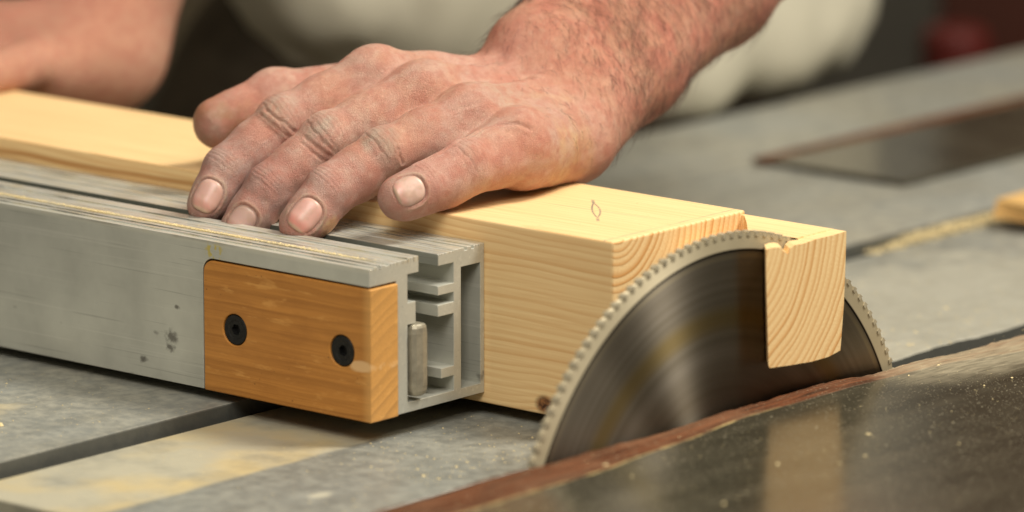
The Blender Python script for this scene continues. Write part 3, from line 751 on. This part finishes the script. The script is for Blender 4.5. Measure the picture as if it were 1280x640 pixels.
def digits_and_palm(P):
    fi = [finger(P, k) for k in 'imrp']
    F = fi[0]
    for q in fi[1:]: F = smin(F, q, .0016)
    # palm
    D = None
    for k in 'imrp':
        m = rcone(P, carp[k], J[k+'M'] - hn*.001, .0145 if k != 'p' else .0125, RAD[k][0]*1.0)
        D = m if D is None else smin(D, m, .011)
        m = rcone(P, carp[k]-hn*.010, J[k+'M']-hn*.007 - hx*.004, .012, .0100); D = smin(D, m, .010)
    for a, b in ('im', 'mr', 'rp'):                                          # webs
        wa = J[a+'M']*.56 + J[a+'P']*.44; wb = J[b+'M']*.56 + J[b+'P']*.44
        D = smin(D, rcone(P, wa-hn*.0045, wb-hn*.0045, .0078, .0078), .009)
    for k in 'imrp': D = smin(D, ball(P, J[k+'M'] + hn*.0022, RAD[k][0]*.90), .006)   # knuckle heads
    for k in 'imr':                                                          # extensor tendons
        D = smin(D, rcone(P, J[k+'M']+hn*.0118, J['wr']*.7+carp[k]*.3+hn*.0150, .0024, .0020), .0042)
    for vp in VEINS:
        for a_, b_ in zip(vp, vp[1:]): D = smin(D, rcone(P, a_, b_, .0016, .0016), .0032)
    # heel of the hand and outer edge down on the wood
    D = smin(D, rcone(P, (-.1125,.0810,.1035), (-.1010,.0540,.1040), .0200, .0160), .012)
    D = smin(D, rcone(P, (-.1200,.0950,.1030), (-.1330,.0620,.1090), .0170, .0130), .012)
    # thumb
    T = smin(rcone(P, J['tM'], J['tI'], RAD['t'][1], RAD['t'][2]*1.0), rcone(P, J['tI'], J['tT'], RAD['t'][2]*1.05, RAD['t'][3]*1.12), .006)
    T = smin(T, ball(P, J['tI'] + np.array((0, 0, .002)), .0118), .006)
    T = smin(T, ball(P, J['tT']*.6+J['tI']*.4 + np.array((0, 0, -.0015)), .0112), .006)
    Tb = smin(rcone(P, J['tC'], J['tM'], .0190, .0140), rcone(P, J['tM'], J['iM']*.7+carp['i']*.3, .0110, .0100), .010)
    D = smin(D, Tb, .012); D = smin(D, T, .006)
    o = smin(D, F, .0055)
    return o
def arm(P):
    o = None; offR = -perp*.0165; offU = perp*.0165
    rr = [(.0205, .0205), (.0222, .0222), (.0245, .0245), (.027, .027), (.034, .034)]
    for i in range(4):
        k = .016
        a = rcone(P, ARM[i]+offR, ARM[i+1]+offR, rr[i][0], rr[i+1][0]); b = rcone(P, ARM[i]+offU*1.15, ARM[i+1]+offU*1.2, rr[i][1], rr[i+1][1])
        c = rcone(P, ARM[i], ARM[i+1], rr[i][0]*1.0, rr[i+1][0]*1.02)
        for q in (a, b, c): o = q if o is None else smin(o, q, k)
    o = smin(o, rcone(P, J['wrR'], ARM[0]+offR, .0185, .0205), .014)
    o = smin(o, rcone(P, J['wrU']+offU*.35, ARM[0]+offU*1.1, .0185, .0210), .014)
    o = smin(o, ball(P, ARM[0]+offU*.9 + hn*.014, .0085), .012)            # ulna head
    return o
SH_L, EL_L = np.array((-.42,.78,.55)), ARM[4]
SH_R, EL_R = np.array((-.52,.43,.50)), np.array((-.505,.282,.30))
RW = np.array((-.486,.174,.096))
def torso_core(P):
    o = ell(P, (-.60,.60,.24), (.105,.150,.22))
    o = smin(o, ell(P, (-.51,.60,.45), (.10,.18,.15)), .08)
    o = smin(o, ell(P, (-.62,.60,-.08), (.125,.175,.15)), .08)
    return o
def body_far(P):
    o = torso_core(P)
    o = smin(o, rcone(P, SH_L, EL_L, .062, .046), .04)
    o = smin(o, rcone(P, SH_R, EL_R, .062, .046), .04)
    o = smin(o, rcone(P, EL_R, RW, .042, .031), .02)
    o = smin(o, rcone(P, (-.47,.60,.60), (-.44,.60,.72), .06, .055), .05)
    o = smin(o, ell(P, (-.40,.60,.83), (.10,.078,.115)), .02)
    for s_ in (-1, 1):
        o = smin(o, rcone(P, (-.63,.60+.09*s_,-.12), (-.60,.60+.10*s_,-.45), .085, .060), .04)
        o = smin(o, rcone(P, (-.60,.60+.10*s_,-.45), (-.64,.60+.11*s_,-.80), .058, .042), .03)
        o = smin(o, rcone(P, (-.64,.60+.11*s_,-.82), (-.52,.60+.12*s_,-.83), .036, .030), .02)
    return o
RFING = [((-.530,.140,.104), (-.555,.100,.108), (-.590,.060,.092), .0150, .0105),
         ((-.520,.122,.100), (-.545,.078,.104), (-.578,.042,.090), .0145, .0105),
         ((-.508,.104,.097), (-.530,.060,.102), (-.562,.028,.090), .0135, .0100),
         ((-.496,.090,.095), (-.512,.050,.099), (-.540,.022,.090), .0120, .0092),
         ((-.492,.140,.092), (-.480,.100,.094), (-.478,.076,.093), .0140, .0105)]
def right_hand(P):
    o = rcone(P, RW, (-.515,.125,.098), .027, .022)
    o = smin(o, rcone(P, (-.480,.168,.086), (-.488,.140,.088), .022, .019), .014)
    o = smin(o, rcone(P, (-.505,.160,.098), (-.530,.130,.100), .020, .017), .012)
    for a, b, c, r1, r2 in RFING:
        q = smin(rcone(P, a, b, r1, (r1+r2)/2), rcone(P, b, c, (r1+r2)/2, r2), .004)
        o = smin(o, q, .005)
    return o
def body(P):
    o = smin(digits_and_palm(P), arm(P), .012)
    o = smin(o, body_far(P), .02)
    o = smin(o, right_hand(P), .015)
    o = smax(o, -(boxd(P, BEAM_LO, BEAM_HI)), .0012)
    return o
def near_body(P):      # cheap version for the fine region
    o = smin(digits_and_palm(P), arm(P), .012)
    o = smax(o, -(boxd(P, BEAM_LO, BEAM_HI)), .0012)
    return o
import time; T0 = time.time()
YA = .262                                                     # beyond this (up the forearm) the surface is coarser
def in_near(V): return (V[:, 1] < YA) & (V[:, 0] > -.30)
V1, Q1 = surface(near_body, (-.275, -.056, .060), (-.066, .275, .222), HAND_VOXEL, keep=lambda V: V[:, 1] < YA)
V2, Q2 = surface(body, (-.78, .0, -.88), (-.05, .92, .96), .0045, keep=lambda V: (V[:, 1] > YA-.001) | (V[:, 0] < -.30))
print("body", len(V1), len(V2), round(time.time()-T0, 1))
# nails
NAIL = {}
def nail_frame(k, c, ax, n, hw, hl): 
    ax = nrm(ax); n = nrm(n); n = nrm(n-ax*(n@ax)); NAIL[k] = (np.array(c), ax, n, np.cross(n, ax), hw, hl)
for k, fw, hw, hl, tw in (('i', .0012, .0068, .0078, -.16), ('m', .0010, .0066, .0072, -.10), ('r', .0012, .0070, .0082, -.05), ('p', .0010, .0070, .0072, .02)):
    a, d, t_ = J[k+'P'], J[k+'D'], J[k+'T']; ax = nrm(t_-d)
    nail_frame(k, t_ - ax*fw, ax, TOCAM + CR*tw + CU*.18, hw, hl)
def nail_e(V, fr):
    c, ax, n, sd, hw, hl = fr; q = V-c; a = q@sd/hw; b = q@ax/hl; hgt = q@n
    e = (np.abs(a)**2.6 + np.abs(b)**2.6)**(1/2.6)
    return a, b, e, hgt
N1 = np.concatenate([grad(near_body, V1[i:i+200000].astype(f32)) for i in range(0, len(V1), 200000)]); N1 /= np.linalg.norm(N1, axis=1)[:, None]+1e-9
def sst(x, a, b): t_ = np.clip((x-a)/(b-a), 0, 1); return t_*t_*(3-2*t_)
def details(V, Nn):
    d = (fbm(V, 55, 3)-.5)*.0016 + (fbm(V, 170, 9, 2)-.5)*.00060
    V64 = V.astype(float)
    for k in 'imrp':
        M_, P_, D_, T_ = (J[k+x] for x in 'MPDT'); n = dorsal[k]
        for (c, a0, a1, offs, dep, r_) in ((P_, M_, D_, (-.0068, -.0043, -.0018, .0004, .0026, .0056), .00036, RAD[k][1]), (D_, P_, T_, (-.0032, -.0012, .0007, .0029), .00034, RAD[k][2])):
            ax = nrm(a1-a0); sd = np.cross(n, ax); q = V64-c; x = q@ax; y = q@sd; hh = q@n
            m = sst(hh, .1*r_, .6*r_)*np.exp(-(y/(r_*.85))**4)*(np.linalg.norm(q, axis=1) < .02)
            wv = (vnoise(V, 350, 5)-.5)*.0009
            for j, o_ in enumerate(offs):
                bend = o_*(1 - .35*(y/r_)**2) + wv*(.6+.2*j)
                d -= m*dep*(.7+.5*((j*7) % 3)/2)*np.exp(-((x-bend)/.00042)**2)
            d += m*dep*.9*np.exp(-(x/.006)**2)
    for k, fr in NAIL.items():
        a, b, e, hgt = nail_e(V64, fr); near = (hgt > 0) & (np.linalg.norm(V64-fr[0], axis=1) < .016)
        d += near*(-.00025*sst(e, 1.02, .90) + .00055*np.exp(-((e-1.13)/.085)**2)*sst(b, .75, .2))
        d -= near*.00035*np.exp(-((e-1.0)/.03)**2)
    for k, fr in NAIL.items():
        a, b, e, hgt = nail_e(V64, fr); near = (hgt > 0) & (np.linalg.norm(V64-fr[0], axis=1) < .016)
        NB = near*sst(e, 1.04, .96); d = d*(1-NB) - .00030*NB
    # cross hatched creases on the back of the hand and loose skin over the wrist
    for pl_, wd, dp in CREASES:
        pl_ = [np.array(p) for p in pl_]
        dist = np.full(len(V), 1.)
        for p0, p1 in zip(pl_, pl_[1:]):
            ba = p1-p0; tt = np.clip(((V64-p0)@ba)/(ba@ba), 0, 1); dist = np.minimum(dist, np.linalg.norm(V64-p0-tt[:, None]*ba, axis=1))
        endf = 1
        d -= dp*np.exp(-(dist/wd)**2)
        d += dp*.45*np.exp(-((dist-wd*2.6)/(wd*1.6))**2)
    return d
CREASES = [
 ([(-.1065,-.0108,.1079),(-.1055,-.0036,.1096),(-.1030,.0012,.1114),(-.1004,.0125,.1164),(-.0999,.0259,.1190),(-.0957,.0333,.1210),(-.0895,.0390,.1217),(-.0844,.0426,.1192)], .0008, .00075),
 ([(-.1723,-.0135,.1128),(-.1655,-.0123,.1086),(-.1620,-.0080,.1043)], .0006, .00055),
 ([(-.1727,-.0158,.1104),(-.1669,-.0146,.1065),(-.1640,-.0112,.1030)], .0005, .00035),
 ([(-.1985,-.0112,.1216),(-.1912,-.0098,.1178),(-.1874,-.0042,.1122)], .0006, .00060),
 ([(-.2008,-.0125,.1197),(-.1929,-.0118,.1153),(-.1891,-.0068,.1101)], .0005, .00040),
 ([(-.1253,-.0022,.1117),(-.1245,-.0020,.1081),(-.1244,.0001,.1044)], .0005, .00050),
 ([(-.1195,.0261,.1251),(-.1109,.0386,.1289),(-.1129,.0635,.1290)], .0007, .00025)]
dd = details(V1, N1)
V1d = (V1 + N1*dd[:, None]*sst(V1[:, 1], YA, YA-.02)[:, None]).astype(f32)
# skin tint: flushed, tanned, yellow and dusty patches
def blend(c, m, col): return c*(1-m[:, None]) + np.array(col)*m[:, None]
def skin_colour(V, Nn):
    n1, n2, n3 = fbm(V, 28, 21), fbm(V, 95, 22), fbm(V, 420, 23, 2)
    c = np.tile(np.array((.590, .310, .215)), (len(V), 1))
    c = blend(c, sst(n1, .42, .66)*.55, (.575, .215, .155))
    c = blend(c, sst(fbm(V, 40, 61), .55, .72)*.5, (.66, .42, .31))
    V64 = V.astype(float)
    s_arm = (V64-ARM[0])@ax_arm
    am = sst(s_arm, -.045, .03); c = blend(c, am*.6, (.570, .270, .155)); c = blend(c, am*sst(n2, .42, .66)*.6, (.560, .180, .120))
    # fingers beyond the middle joints: grey purple with grime
    for k, t_ in (('i', .95), ('m', .95), ('r', .75), ('p', .45)):
        P_, D_, T_ = (J[k+x] for x in 'PDT'); ax = nrm(T_-P_); q = V64-P_; x = q@ax
        dist = np.linalg.norm(q - x[:, None]*ax, axis=1)
        m = sst(x, .004, .030)*(dist < RAD[k][0]*1.45)*t_
        c = blend(c, m*(.55+.45*n2), (.340, .205, .180))
        m2 = sst(x, .012, .02)*sst(x, .034, .026)*(dist < RAD[k][0]*1.4)*sst(n1, .35, .6)*.5
        c = blend(c, m2, (.56, .25, .18))
    def blob(p, r_, col, amt, lo=.25, hi=.65):
        nonlocal c
        d = np.linalg.norm(V64-np.array(p), axis=1)/r_ + (n2-.5)*1.0
        c = blend(c, sst(d, 1.0, .35)*amt*(.45+.55*sst(n3, lo, hi)), col)
    for k, a_ in (('i', .75), ('m', .95), ('r', .85), ('p', .2)):
        blob(J[k+'P']+dorsal[k]*RAD[k][1]*1.1, .0125, (.410, .310, .230), a_*.95, .15, .5)
    for k, a_ in (('i', .25), ('m', .75), ('r', .75), ('p', .7)):
        blob(J[k+'M']+hn*.013+hx*(-.008), .0170, (.580, .370, .260), a_*.75)
    for k in 'imr': blob(J[k+'D']+dorsal[k]*.008, .007, (.42, .27, .21), .45)
    blob((-.1000, .0740, .1060), .0270, (.680, .420, .200), .85, -.6, .1)      # yellow patch on the heel of the hand
    blob((-.1080, .0300, .1080), .012, (.56, .30, .22), .5)
    blob((-.0960, .0700, .1200), .016, (.50, .26, .21), .6)
    blob((-.1230, .0200, .1200), .020, (.50, .31, .23), .5); blob((-.1150, .0600, .1290), .022, (.52, .37, .28), .6); blob((-.1400, -.0330, .0790), .0075, (.66, .44, .17), .75, .1, .5)     # yellow side of ring fingertip
    blob(J['tT'], .021, (.370, .175, .080), .95, .2, .6); blob(J['tT']+np.array((-.006, -.005, -.004)), .015, (.300, .120, .045), .8, .35, .6)
    blob(J['tI'], .022, (.60, .34, .22), .6)
    hm = (1-sst(s_arm, -.045, -.005)); c = blend(c, hm*sst(fbm(V, 70, 88), .36, .62)*.34, (.600, .440, .370))
    # dust caught in wrinkles and on high spots, all over
    c = blend(c, sst(n3, .62, .80)*.22, (.62, .48, .36))
    c = blend(c, sst(n3, .40, .22)*.20, (.34, .135, .085))
    for k, fr in NAIL.items():
        a, b, e, hgt = nail_e(V64, fr); near = (hgt > 0) & (np.linalg.norm(V64-fr[0], axis=1) < .015)
        c = blend(c, near*np.exp(-((e-1.16)/.09)**2)*.65*(.4+.6*n2)*sst(b, .9, .3), (.500, .400, .270))
        c = blend(c, near*np.exp(-((e-1.02)/.035)**2)*.55, (.200, .110, .075))
    return np.clip(c, 0, 1)
C1 = skin_colour(V1, N1)
n2_ = fbm(V2, 30, 4)
n3_ = fbm(V2, 14, 6); C2 = np.array((.56, .28, .185))[None]*(.70+.6*n2_[:, None])*np.stack([np.ones(len(V2)), .75+.5*n3_, .75+.5*n3_], 1); 
isl = V2[:, 1] > .2
Vb = np.concatenate([V1d, V2]); Qb = np.concatenate([Q1, Q2+len(V1d)]); Cb = np.concatenate([C1, C2])
me = np_mesh("person", Vb, Qb)
def add_col(me, C, name="tint"):
    at = me.color_attributes.new(name, 'FLOAT_COLOR', 'POINT')
    at.data.foreach_set("color", np.concatenate([C, np.ones((len(C), 1))], 1).astype(f32).ravel())
add_col(me, Cb)
def skin_mat(name="skin", rough=.52, nail=False):
    s = NT(name); at = s.n.new("ShaderNodeAttribute"); at.attribute_name = "tint"
    col = at.outputs["Color"]
    b = s.b
    if not nail:
        def dot(v):
            n = s.n.new("ShaderNodeVectorMath"); n.operation = 'DOT_PRODUCT'; s.lk(s.pos, n.inputs[0]); n.inputs[1].default_value = tuple(v); return n.outputs["Value"]
        ha, hb, hc = dot(hx), dot(np.cross(hn, hx)), dot(hn)
        cr1 = s.noise(s.comb(s.math('MULTIPLY', ha, 1150), s.math('MULTIPLY', hb, 260), s.math('MULTIPLY', hc, 500)), 1.0, 3, .65)
        cr2 = s.noise(s.comb(s.math('MULTIPLY', s.math('ADD', ha, hb), 900), s.math('MULTIPLY', s.math('SUBTRACT', ha, hb), 230), s.math('MULTIPLY', hc, 500)), 1.0, 3, .65)
        crk = s.math('MINIMUM', s.ramp(s.math('ABSOLUTE', s.math('SUBTRACT', cr1, .5)), [(0, 0), (.07, 1)]), s.ramp(s.math('ABSOLUTE', s.math('SUBTRACT', cr2, .5)), [(0, .2), (.06, 1)]))
        p1 = s.vor(s.pos, 1500, 'DISTANCE_TO_EDGE'); p2 = s.noise(s.pos, 1500, 3, .6); p3 = s.noise(s.pos, 2600, 2, .6)
        p4 = s.vor(s.scale(s.pos, (1, 1, 1)), 900, 'DISTANCE_TO_EDGE')
        mott = s.noise(s.pos, 160, 4, .6)
        col = s.mix(s.math('MULTIPLY', s.ramp(mott, [(.40, 1), (.56, 0)]), .38), col, (.47, .150, .105))
        col = s.mix(s.math('MULTIPLY', s.math('SUBTRACT', 1.0, crk), .20), col, (.30, .12, .09))
        col = s.mix(s.math('MULTIPLY', s.ramp(p4, [(.0, 1), (.08, 0)]), .28), col, (.30, .13, .09))
        h = s.math('ADD', s.math('ADD', s.math('MULTIPLY_ADD', crk, 1.0, s.math('MULTIPLY', s.ramp(p4, [(0, 0), (.14, 1)]), .5)), s.math('MULTIPLY', p2, .9)), s.math('MULTIPLY', s.ramp(p1, [(0, 0), (.2, 1)]), .35))
        s.set(Normal=s.bump(h, .6, .00048))
        s.set(Roughness=s.math('MULTIPLY_ADD', p2, .25, rough-.12))
        b.inputs["Subsurface Weight"].default_value = .13
    else:
        h = s.noise(s.scale(s.pos, (300, 300, 300)), 1.0, 2)
        s.set(Normal=s.bump(h, .08, .0002)); b.inputs["Roughness"].default_value = rough
        b.inputs["Subsurface Weight"].default_value = .25
    s.set(Base_Color=col)
    b.inputs["Subsurface Radius"].default_value = (1, .35, .18); b.inputs["Subsurface Scale"].default_value = .0030
    b.inputs["Specular IOR Level"].default_value = .42
    return s.m
M_skin = skin_mat("skin", .48); M_nail = skin_mat("nail_plate", .33, True)
person = link_me("person", me, M_skin, None, (-.58, .53, -.86), smooth=True)
tag(person, "person in a beige shirt pressing a dusty bare hand on the beam and fence", "person")
# nail plates laid on the flesh
for k, fr in NAIL.items():
    c, ax, n, sd, hw, hl = fr; ng = 26
    g = np.linspace(-1, 1, ng); Aa, Bb = np.meshgrid(g, g, indexing='ij')
    # square to squircle so that the outline is rounded
    rr = np.maximum(np.abs(Aa), np.abs(Bb)); nn_ = (np.abs(Aa)**2.6+np.abs(Bb)**2.6)**(1/2.6)+1e-9
    a = Aa*rr/nn_; b = Bb*rr/nn_; e = rr
    P0 = c + (a*hw*.97)[..., None]*sd + (b*hl*.97)[..., None]*ax + n*.0125
    P = P0.reshape(-1, 3).astype(f32)
    for _ in range(40): P = P - (np.clip(near_body(P), -.001, .004)*.9)[:, None]*n.astype(f32)
    hgt = (.00036 - .00058*sst(e, .86, 1.0)).ravel()
    hgt = hgt + .00035*sst(b.ravel(), .75, 1.0)*(e.ravel() < 1.01)
    P = P + hgt[:, None]*n
    idx = np.arange(ng*ng).reshape(ng, ng)
    Q = np.stack([idx[:-1, :-1], idx[1:, :-1], idx[1:, 1:], idx[:-1, 1:]], -1).reshape(-1, 4)
    # thickness
    P_all = np.concatenate([P, P - n*.0006]); Qr = Q[:, ::-1] + ng*ng
    rim = np.concatenate([idx[0, :], idx[1:, -1], idx[-1, -2::-1], idx[-2:0:-1, 0]]); rn_ = np.roll(rim, -1)
    Qs = np.stack([rim, rim+ng*ng, rn_+ng*ng, rn_], 1)
    bb = np.tile(b.ravel(), 2); ee = np.tile(e.ravel(), 2); aa = np.tile(a.ravel(), 2)
    pink = dict(i=(.54, .31, .26), m=(.48, .30, .26), r=(.60, .32, .27), p=(.60, .39, .32))[k]
    cc = np.tile(np.array(pink), (len(bb), 1))
    nz_ = fbm(P_all.astype(f32), 350, 8)
    cc = blend(cc, sst(bb, -.55, -.95)*.35, (.66, .46, .38))
    cc = blend(cc, sst(bb, .25, .70)*(.6 if k == 'r' else .35), (.62, .20, .16))
    cc = blend(cc, sst(bb, .78, .90)*.8, (.50, .36, .25))
    cc = blend(cc, sst(ee, .90, .99)*.35, (.30, .17, .12))
    cc = blend(cc, sst(nz_, .42, .70)*.45, (.40, .26, .19)); cc = blend(cc, sst(np.abs(aa), .45, .95)*.35, (.36, .20, .15))
    m_ = np_mesh("fingernail", P_all, np.concatenate([Q, Qr, Qs])); add_col(m_, cc)
    bmn = bmesh.new(); bmn.from_mesh(m_); bmesh.ops.recalc_face_normals(bmn, faces=bmn.faces); bmn.to_mesh(m_); bmn.free()
    link_me("fingernail", m_, M_nail, person, tuple(c), smooth=True)
# hair on forearm, wrist and back of the hand
s_arm = (V1-ARM[0])@ax_arm
side = (V1-ARM[0])@perp
dens = sst(s_arm, -.030, .03)*1.0 + .12*sst(s_arm, -.075, -.03)
facing = N1@hn
dens = dens*sst(facing, -.75, .1)*(V1[:, 1] < YA-.002)*sst(V1[:, 1], .055, .085)
pr = dens/dens.sum(); NHAIR = 5200
ri = RNG.choice(len(V1), NHAIR, p=pr)
hv, hf = [], []
root = V1d[ri].astype(float); nr = N1[ri].astype(float)
flow = -ax_arm*.55 + perp*.75
swirl = (fbm(V1[ri], 30, 77)-.5)[:, None]
dirs = flow[None] + perp[None]*(RNG.normal(0, .35, (NHAIR, 1))) + ax_arm[None]*(RNG.normal(0, .30, (NHAIR, 1))+swirl*1.4)
dirs -= nr*(dirs*nr).sum(1)[:, None]; dirs /= np.linalg.norm(dirs, axis=1)[:, None]
ln = RNG.uniform(.0070, .0150, NHAIR)*np.where(RNG.random(NHAIR) < .15, 1.4, 1)*(.6+.4*sst(s_arm[ri], -.03, .03))
wd = RNG.uniform(.000045, .000085, NHAIR)
lift = RNG.uniform(.10, .42, NHAIR); curl = RNG.normal(0, .35, NHAIR)
bi = np.cross(nr, dirs)
allv = []
ts = (0, .33, .66, 1.0)
for j, t_ in enumerate(ts):
    c_ = root + dirs*(ln*t_)[:, None] + nr*(ln*(lift*t_*1.6 - lift*t_*t_*1.1))[:, None] + bi*(ln*curl*t_*t_*.5)[:, None] - nr*.0002*(t_ == 0)
    w_ = wd*(1-.8*t_)
    for q in range(3):
        an = 2*math.pi*q/3
        allv.append(c_ + bi*(w_*math.cos(an))[:, None] + nr*(w_*math.sin(an))[:, None])
HV = np.stack(allv, 1).reshape(-1, 3)
base = (np.arange(NHAIR)*12)[:, None]
fq = []
for j in range(3):
    for q in range(3):
        q2 = (q+1) % 3; fq.append(base + np.array([[j*3+q, j*3+q2, j*3+3+q2, j*3+3+q]]))
HQ = np.concatenate(fq)
M_hair = simple("brown_hair", (.075, .030, .015), .5, nsc=300, var=.4, bumps=0)
o = link_me("arm_hair", np_mesh("arm_hair", HV, HQ), M_hair, person, (-.14, .18, .14), smooth=True)
o['kind'] = 'stuff'
# clothes
def folds(P, a, sc=7, seed=31): return (fbm(P*np.array((1, 1, .45), f32), sc, seed, 3)-.5)*a
def shirt(P):
    q = (P[:, :2]-np.array((-.575, .655), f32))/np.array((.128, .255), f32); e_ = ((q**2).sum(1)**.5-1)*.15
    zb = -.006 + .30*np.maximum(0, .56-P[:, 1])
    o = smax(e_, zb-P[:, 2], .065); o = smax(o, P[:, 2]-.52, .1)
    o = smin(o, ell(P, (-.500, .60, .50), (.145, .230, .15)), .06)
    sl = smin(rcone(P, SH_L, SH_L*.45+EL_L*.55, .078, .066), rcone(P, SH_R, SH_R*.40+EL_R*.60, .078, .066), .01)
    o = smin(o, sl, .05)
    o = smax(o, -rcone(P, (-.50, .60, .64), (-.44, .60, .82), .062, .075), .01)
    return o + folds(P, .040, 8) + folds(P, .014, 22, 5)
def trousers(P):
    o = ell(P, (-.63, .60, -.06), (.125, .215, .20))
    for s_ in (-1, 1):
        o = smin(o, rcone(P, (-.65, .60+.095*s_, -.10), (-.61, .60+.105*s_, -.45), .105, .082), .05)
        o = smin(o, rcone(P, (-.61, .60+.105*s_, -.45), (-.64, .60+.115*s_, -.79), .080, .072), .02)
    return o + folds(P, .022, 9, 51)
Vs, Qs = surface(shirt, (-.86, .16, -.06), (-.20, 1.06, .78), .008)
link_me("shirt", np_mesh("shirt", Vs, Qs), M_shirt, person, (-.58, .53, .1), smooth=True)
Vs, Qs = surface(trousers, (-.88, .22, -.88), (-.40, .84, .20), .010)
link_me("trousers", np_mesh("trousers", Vs, Qs), M_trousers, person, (-.62, .53, -.5), smooth=True)
print("person done", round(time.time()-T0, 1))

# ------------------------------------------------------------------ sawdust lying about
def dust(name, spots, mat, origin):
    """spots: list of (x, y, z, size); each a tiny irregular curled chip"""
    V, F = [], []
    for (x, y, z, sz) in spots:
        a = RNG.uniform(0, 6.28); l = sz*RNG.uniform(.6, 1.8); wd_ = sz*RNG.uniform(.35, .8); th = sz*RNG.uniform(.15, .45)
        ux, uy = math.cos(a), math.sin(a); n0 = len(V); tl = RNG.uniform(-.3, .3)
        for (p, q, h_) in ((-1, 0, 0), (-.3, -1, 0), (.6, -.7, 0), (1, .1, 0), (.4, .9, 0), (-.5, .8, 0), (-.2, -.1, 1), (.3, .1, 1)):
            p += RNG.normal(0, .12); q += RNG.normal(0, .12)
            V.append((x + (p*l*ux - q*wd_*uy)/2, y + (p*l*uy + q*wd_*ux)/2, z + max(0, h_*th + (p*tl*th if h_ else 0)) + (0 if h_ else .00001)))
        for t3 in ((0, 1, 6), (1, 2, 7), (1, 7, 6), (2, 3, 7), (3, 4, 7), (4, 5, 6), (4, 6, 7), (5, 0, 6)): F.append([n0+i for i in t3])
    me = np_mesh(name, np.array(V), np.array(F)); return tag(link_me(name, me, mat, None, origin), kind="stuff")
M_dust = simple("sawdust", (.74, .60, .33), .9, nsc=900, var=.3, spec=.2)
sp = []
for _ in range(1500):                                            # on the dark board
    x = .058 + abs(RNG.normal(0, .10)); y = RNG.uniform(-.25, .34)
    if x > .5: continue
    sp.append((x, y, .0141 if x > .06 else .0138, float(np.clip(RNG.lognormal(-8.2, .45), .00015, .0012))))
for _ in range(26): sp.append((.06+abs(RNG.normal(0, .12)), RNG.uniform(-.22, .3), .0141, RNG.uniform(.0008, .0022)))
for _ in range(1800):                                            # on the fixed top
    x = RNG.uniform(-.150, .0); y = RNG.uniform(-.24, .6)
    if 0 < y < .1 and x > -.15: continue
    sp.append((x, y, -.0059, float(np.clip(RNG.lognormal(-7.9, .4), .0002, .0015))))
for _ in range(500):
    x = -.30 + RNG.random()*.135; y = -.25 + RNG.random()*.16
    sp.append((x, y, .0001, float(np.clip(RNG.lognormal(-7.9, .4), .0002, .0015))))
for _ in range(60): sp.append((RNG.normal(-.228, .012), RNG.normal(-.192, .012), .0002, RNG.uniform(.0015, .006)))
for _ in range(1500):                                            # packed along the fence top
    x = RNG.uniform(-.42, -.09); sp.append((x, RNG.normal(-.0640, .0009), .0748, RNG.uniform(.0003, .0009)))
for _ in range(250): sp.append((RNG.uniform(-.42, -.08), RNG.uniform(-.0775, -.051), .0748, RNG.uniform(.0002, .0006)))
for _ in range(260): sp.append((RNG.uniform(-.40, -.22), RNG.normal(-.006, .004), .0742, RNG.uniform(.0002, .0006)))
for _ in range(1500):                                            # filling the slot behind the blade
    y = .40 + .12*RNG.random()**.8; sp.append((RNG.normal(-.1575, .0022), y, -.0065 + .0055*RNG.random()*min(1, (y-.39)/.05), RNG.uniform(.0006, .0020)))
for _ in range(700):                                             # chips thrown down round the end of the beam
    x = -.005 - abs(RNG.normal(0, .045)); y = RNG.uniform(-.12, .0) if RNG.random() < .4 else RNG.uniform(.10, .34)
    if x < -.15: continue
    sp.append((x, y, -.0059, float(np.clip(RNG.lognormal(-7.6, .5), .0002, .0022))))
for _ in range(90): sp.append((-RNG.random()*.05, RNG.uniform(.002, .093), .0846, RNG.uniform(.0002, .0007)))
for _ in range(160): sp.append((-.004+RNG.normal(0, .006)-.01, RNG.normal(.05, .2), -.0058, RNG.uniform(.0003, .0010)))
dust("sawdust", sp, M_dust, (-.1, .1, 0))
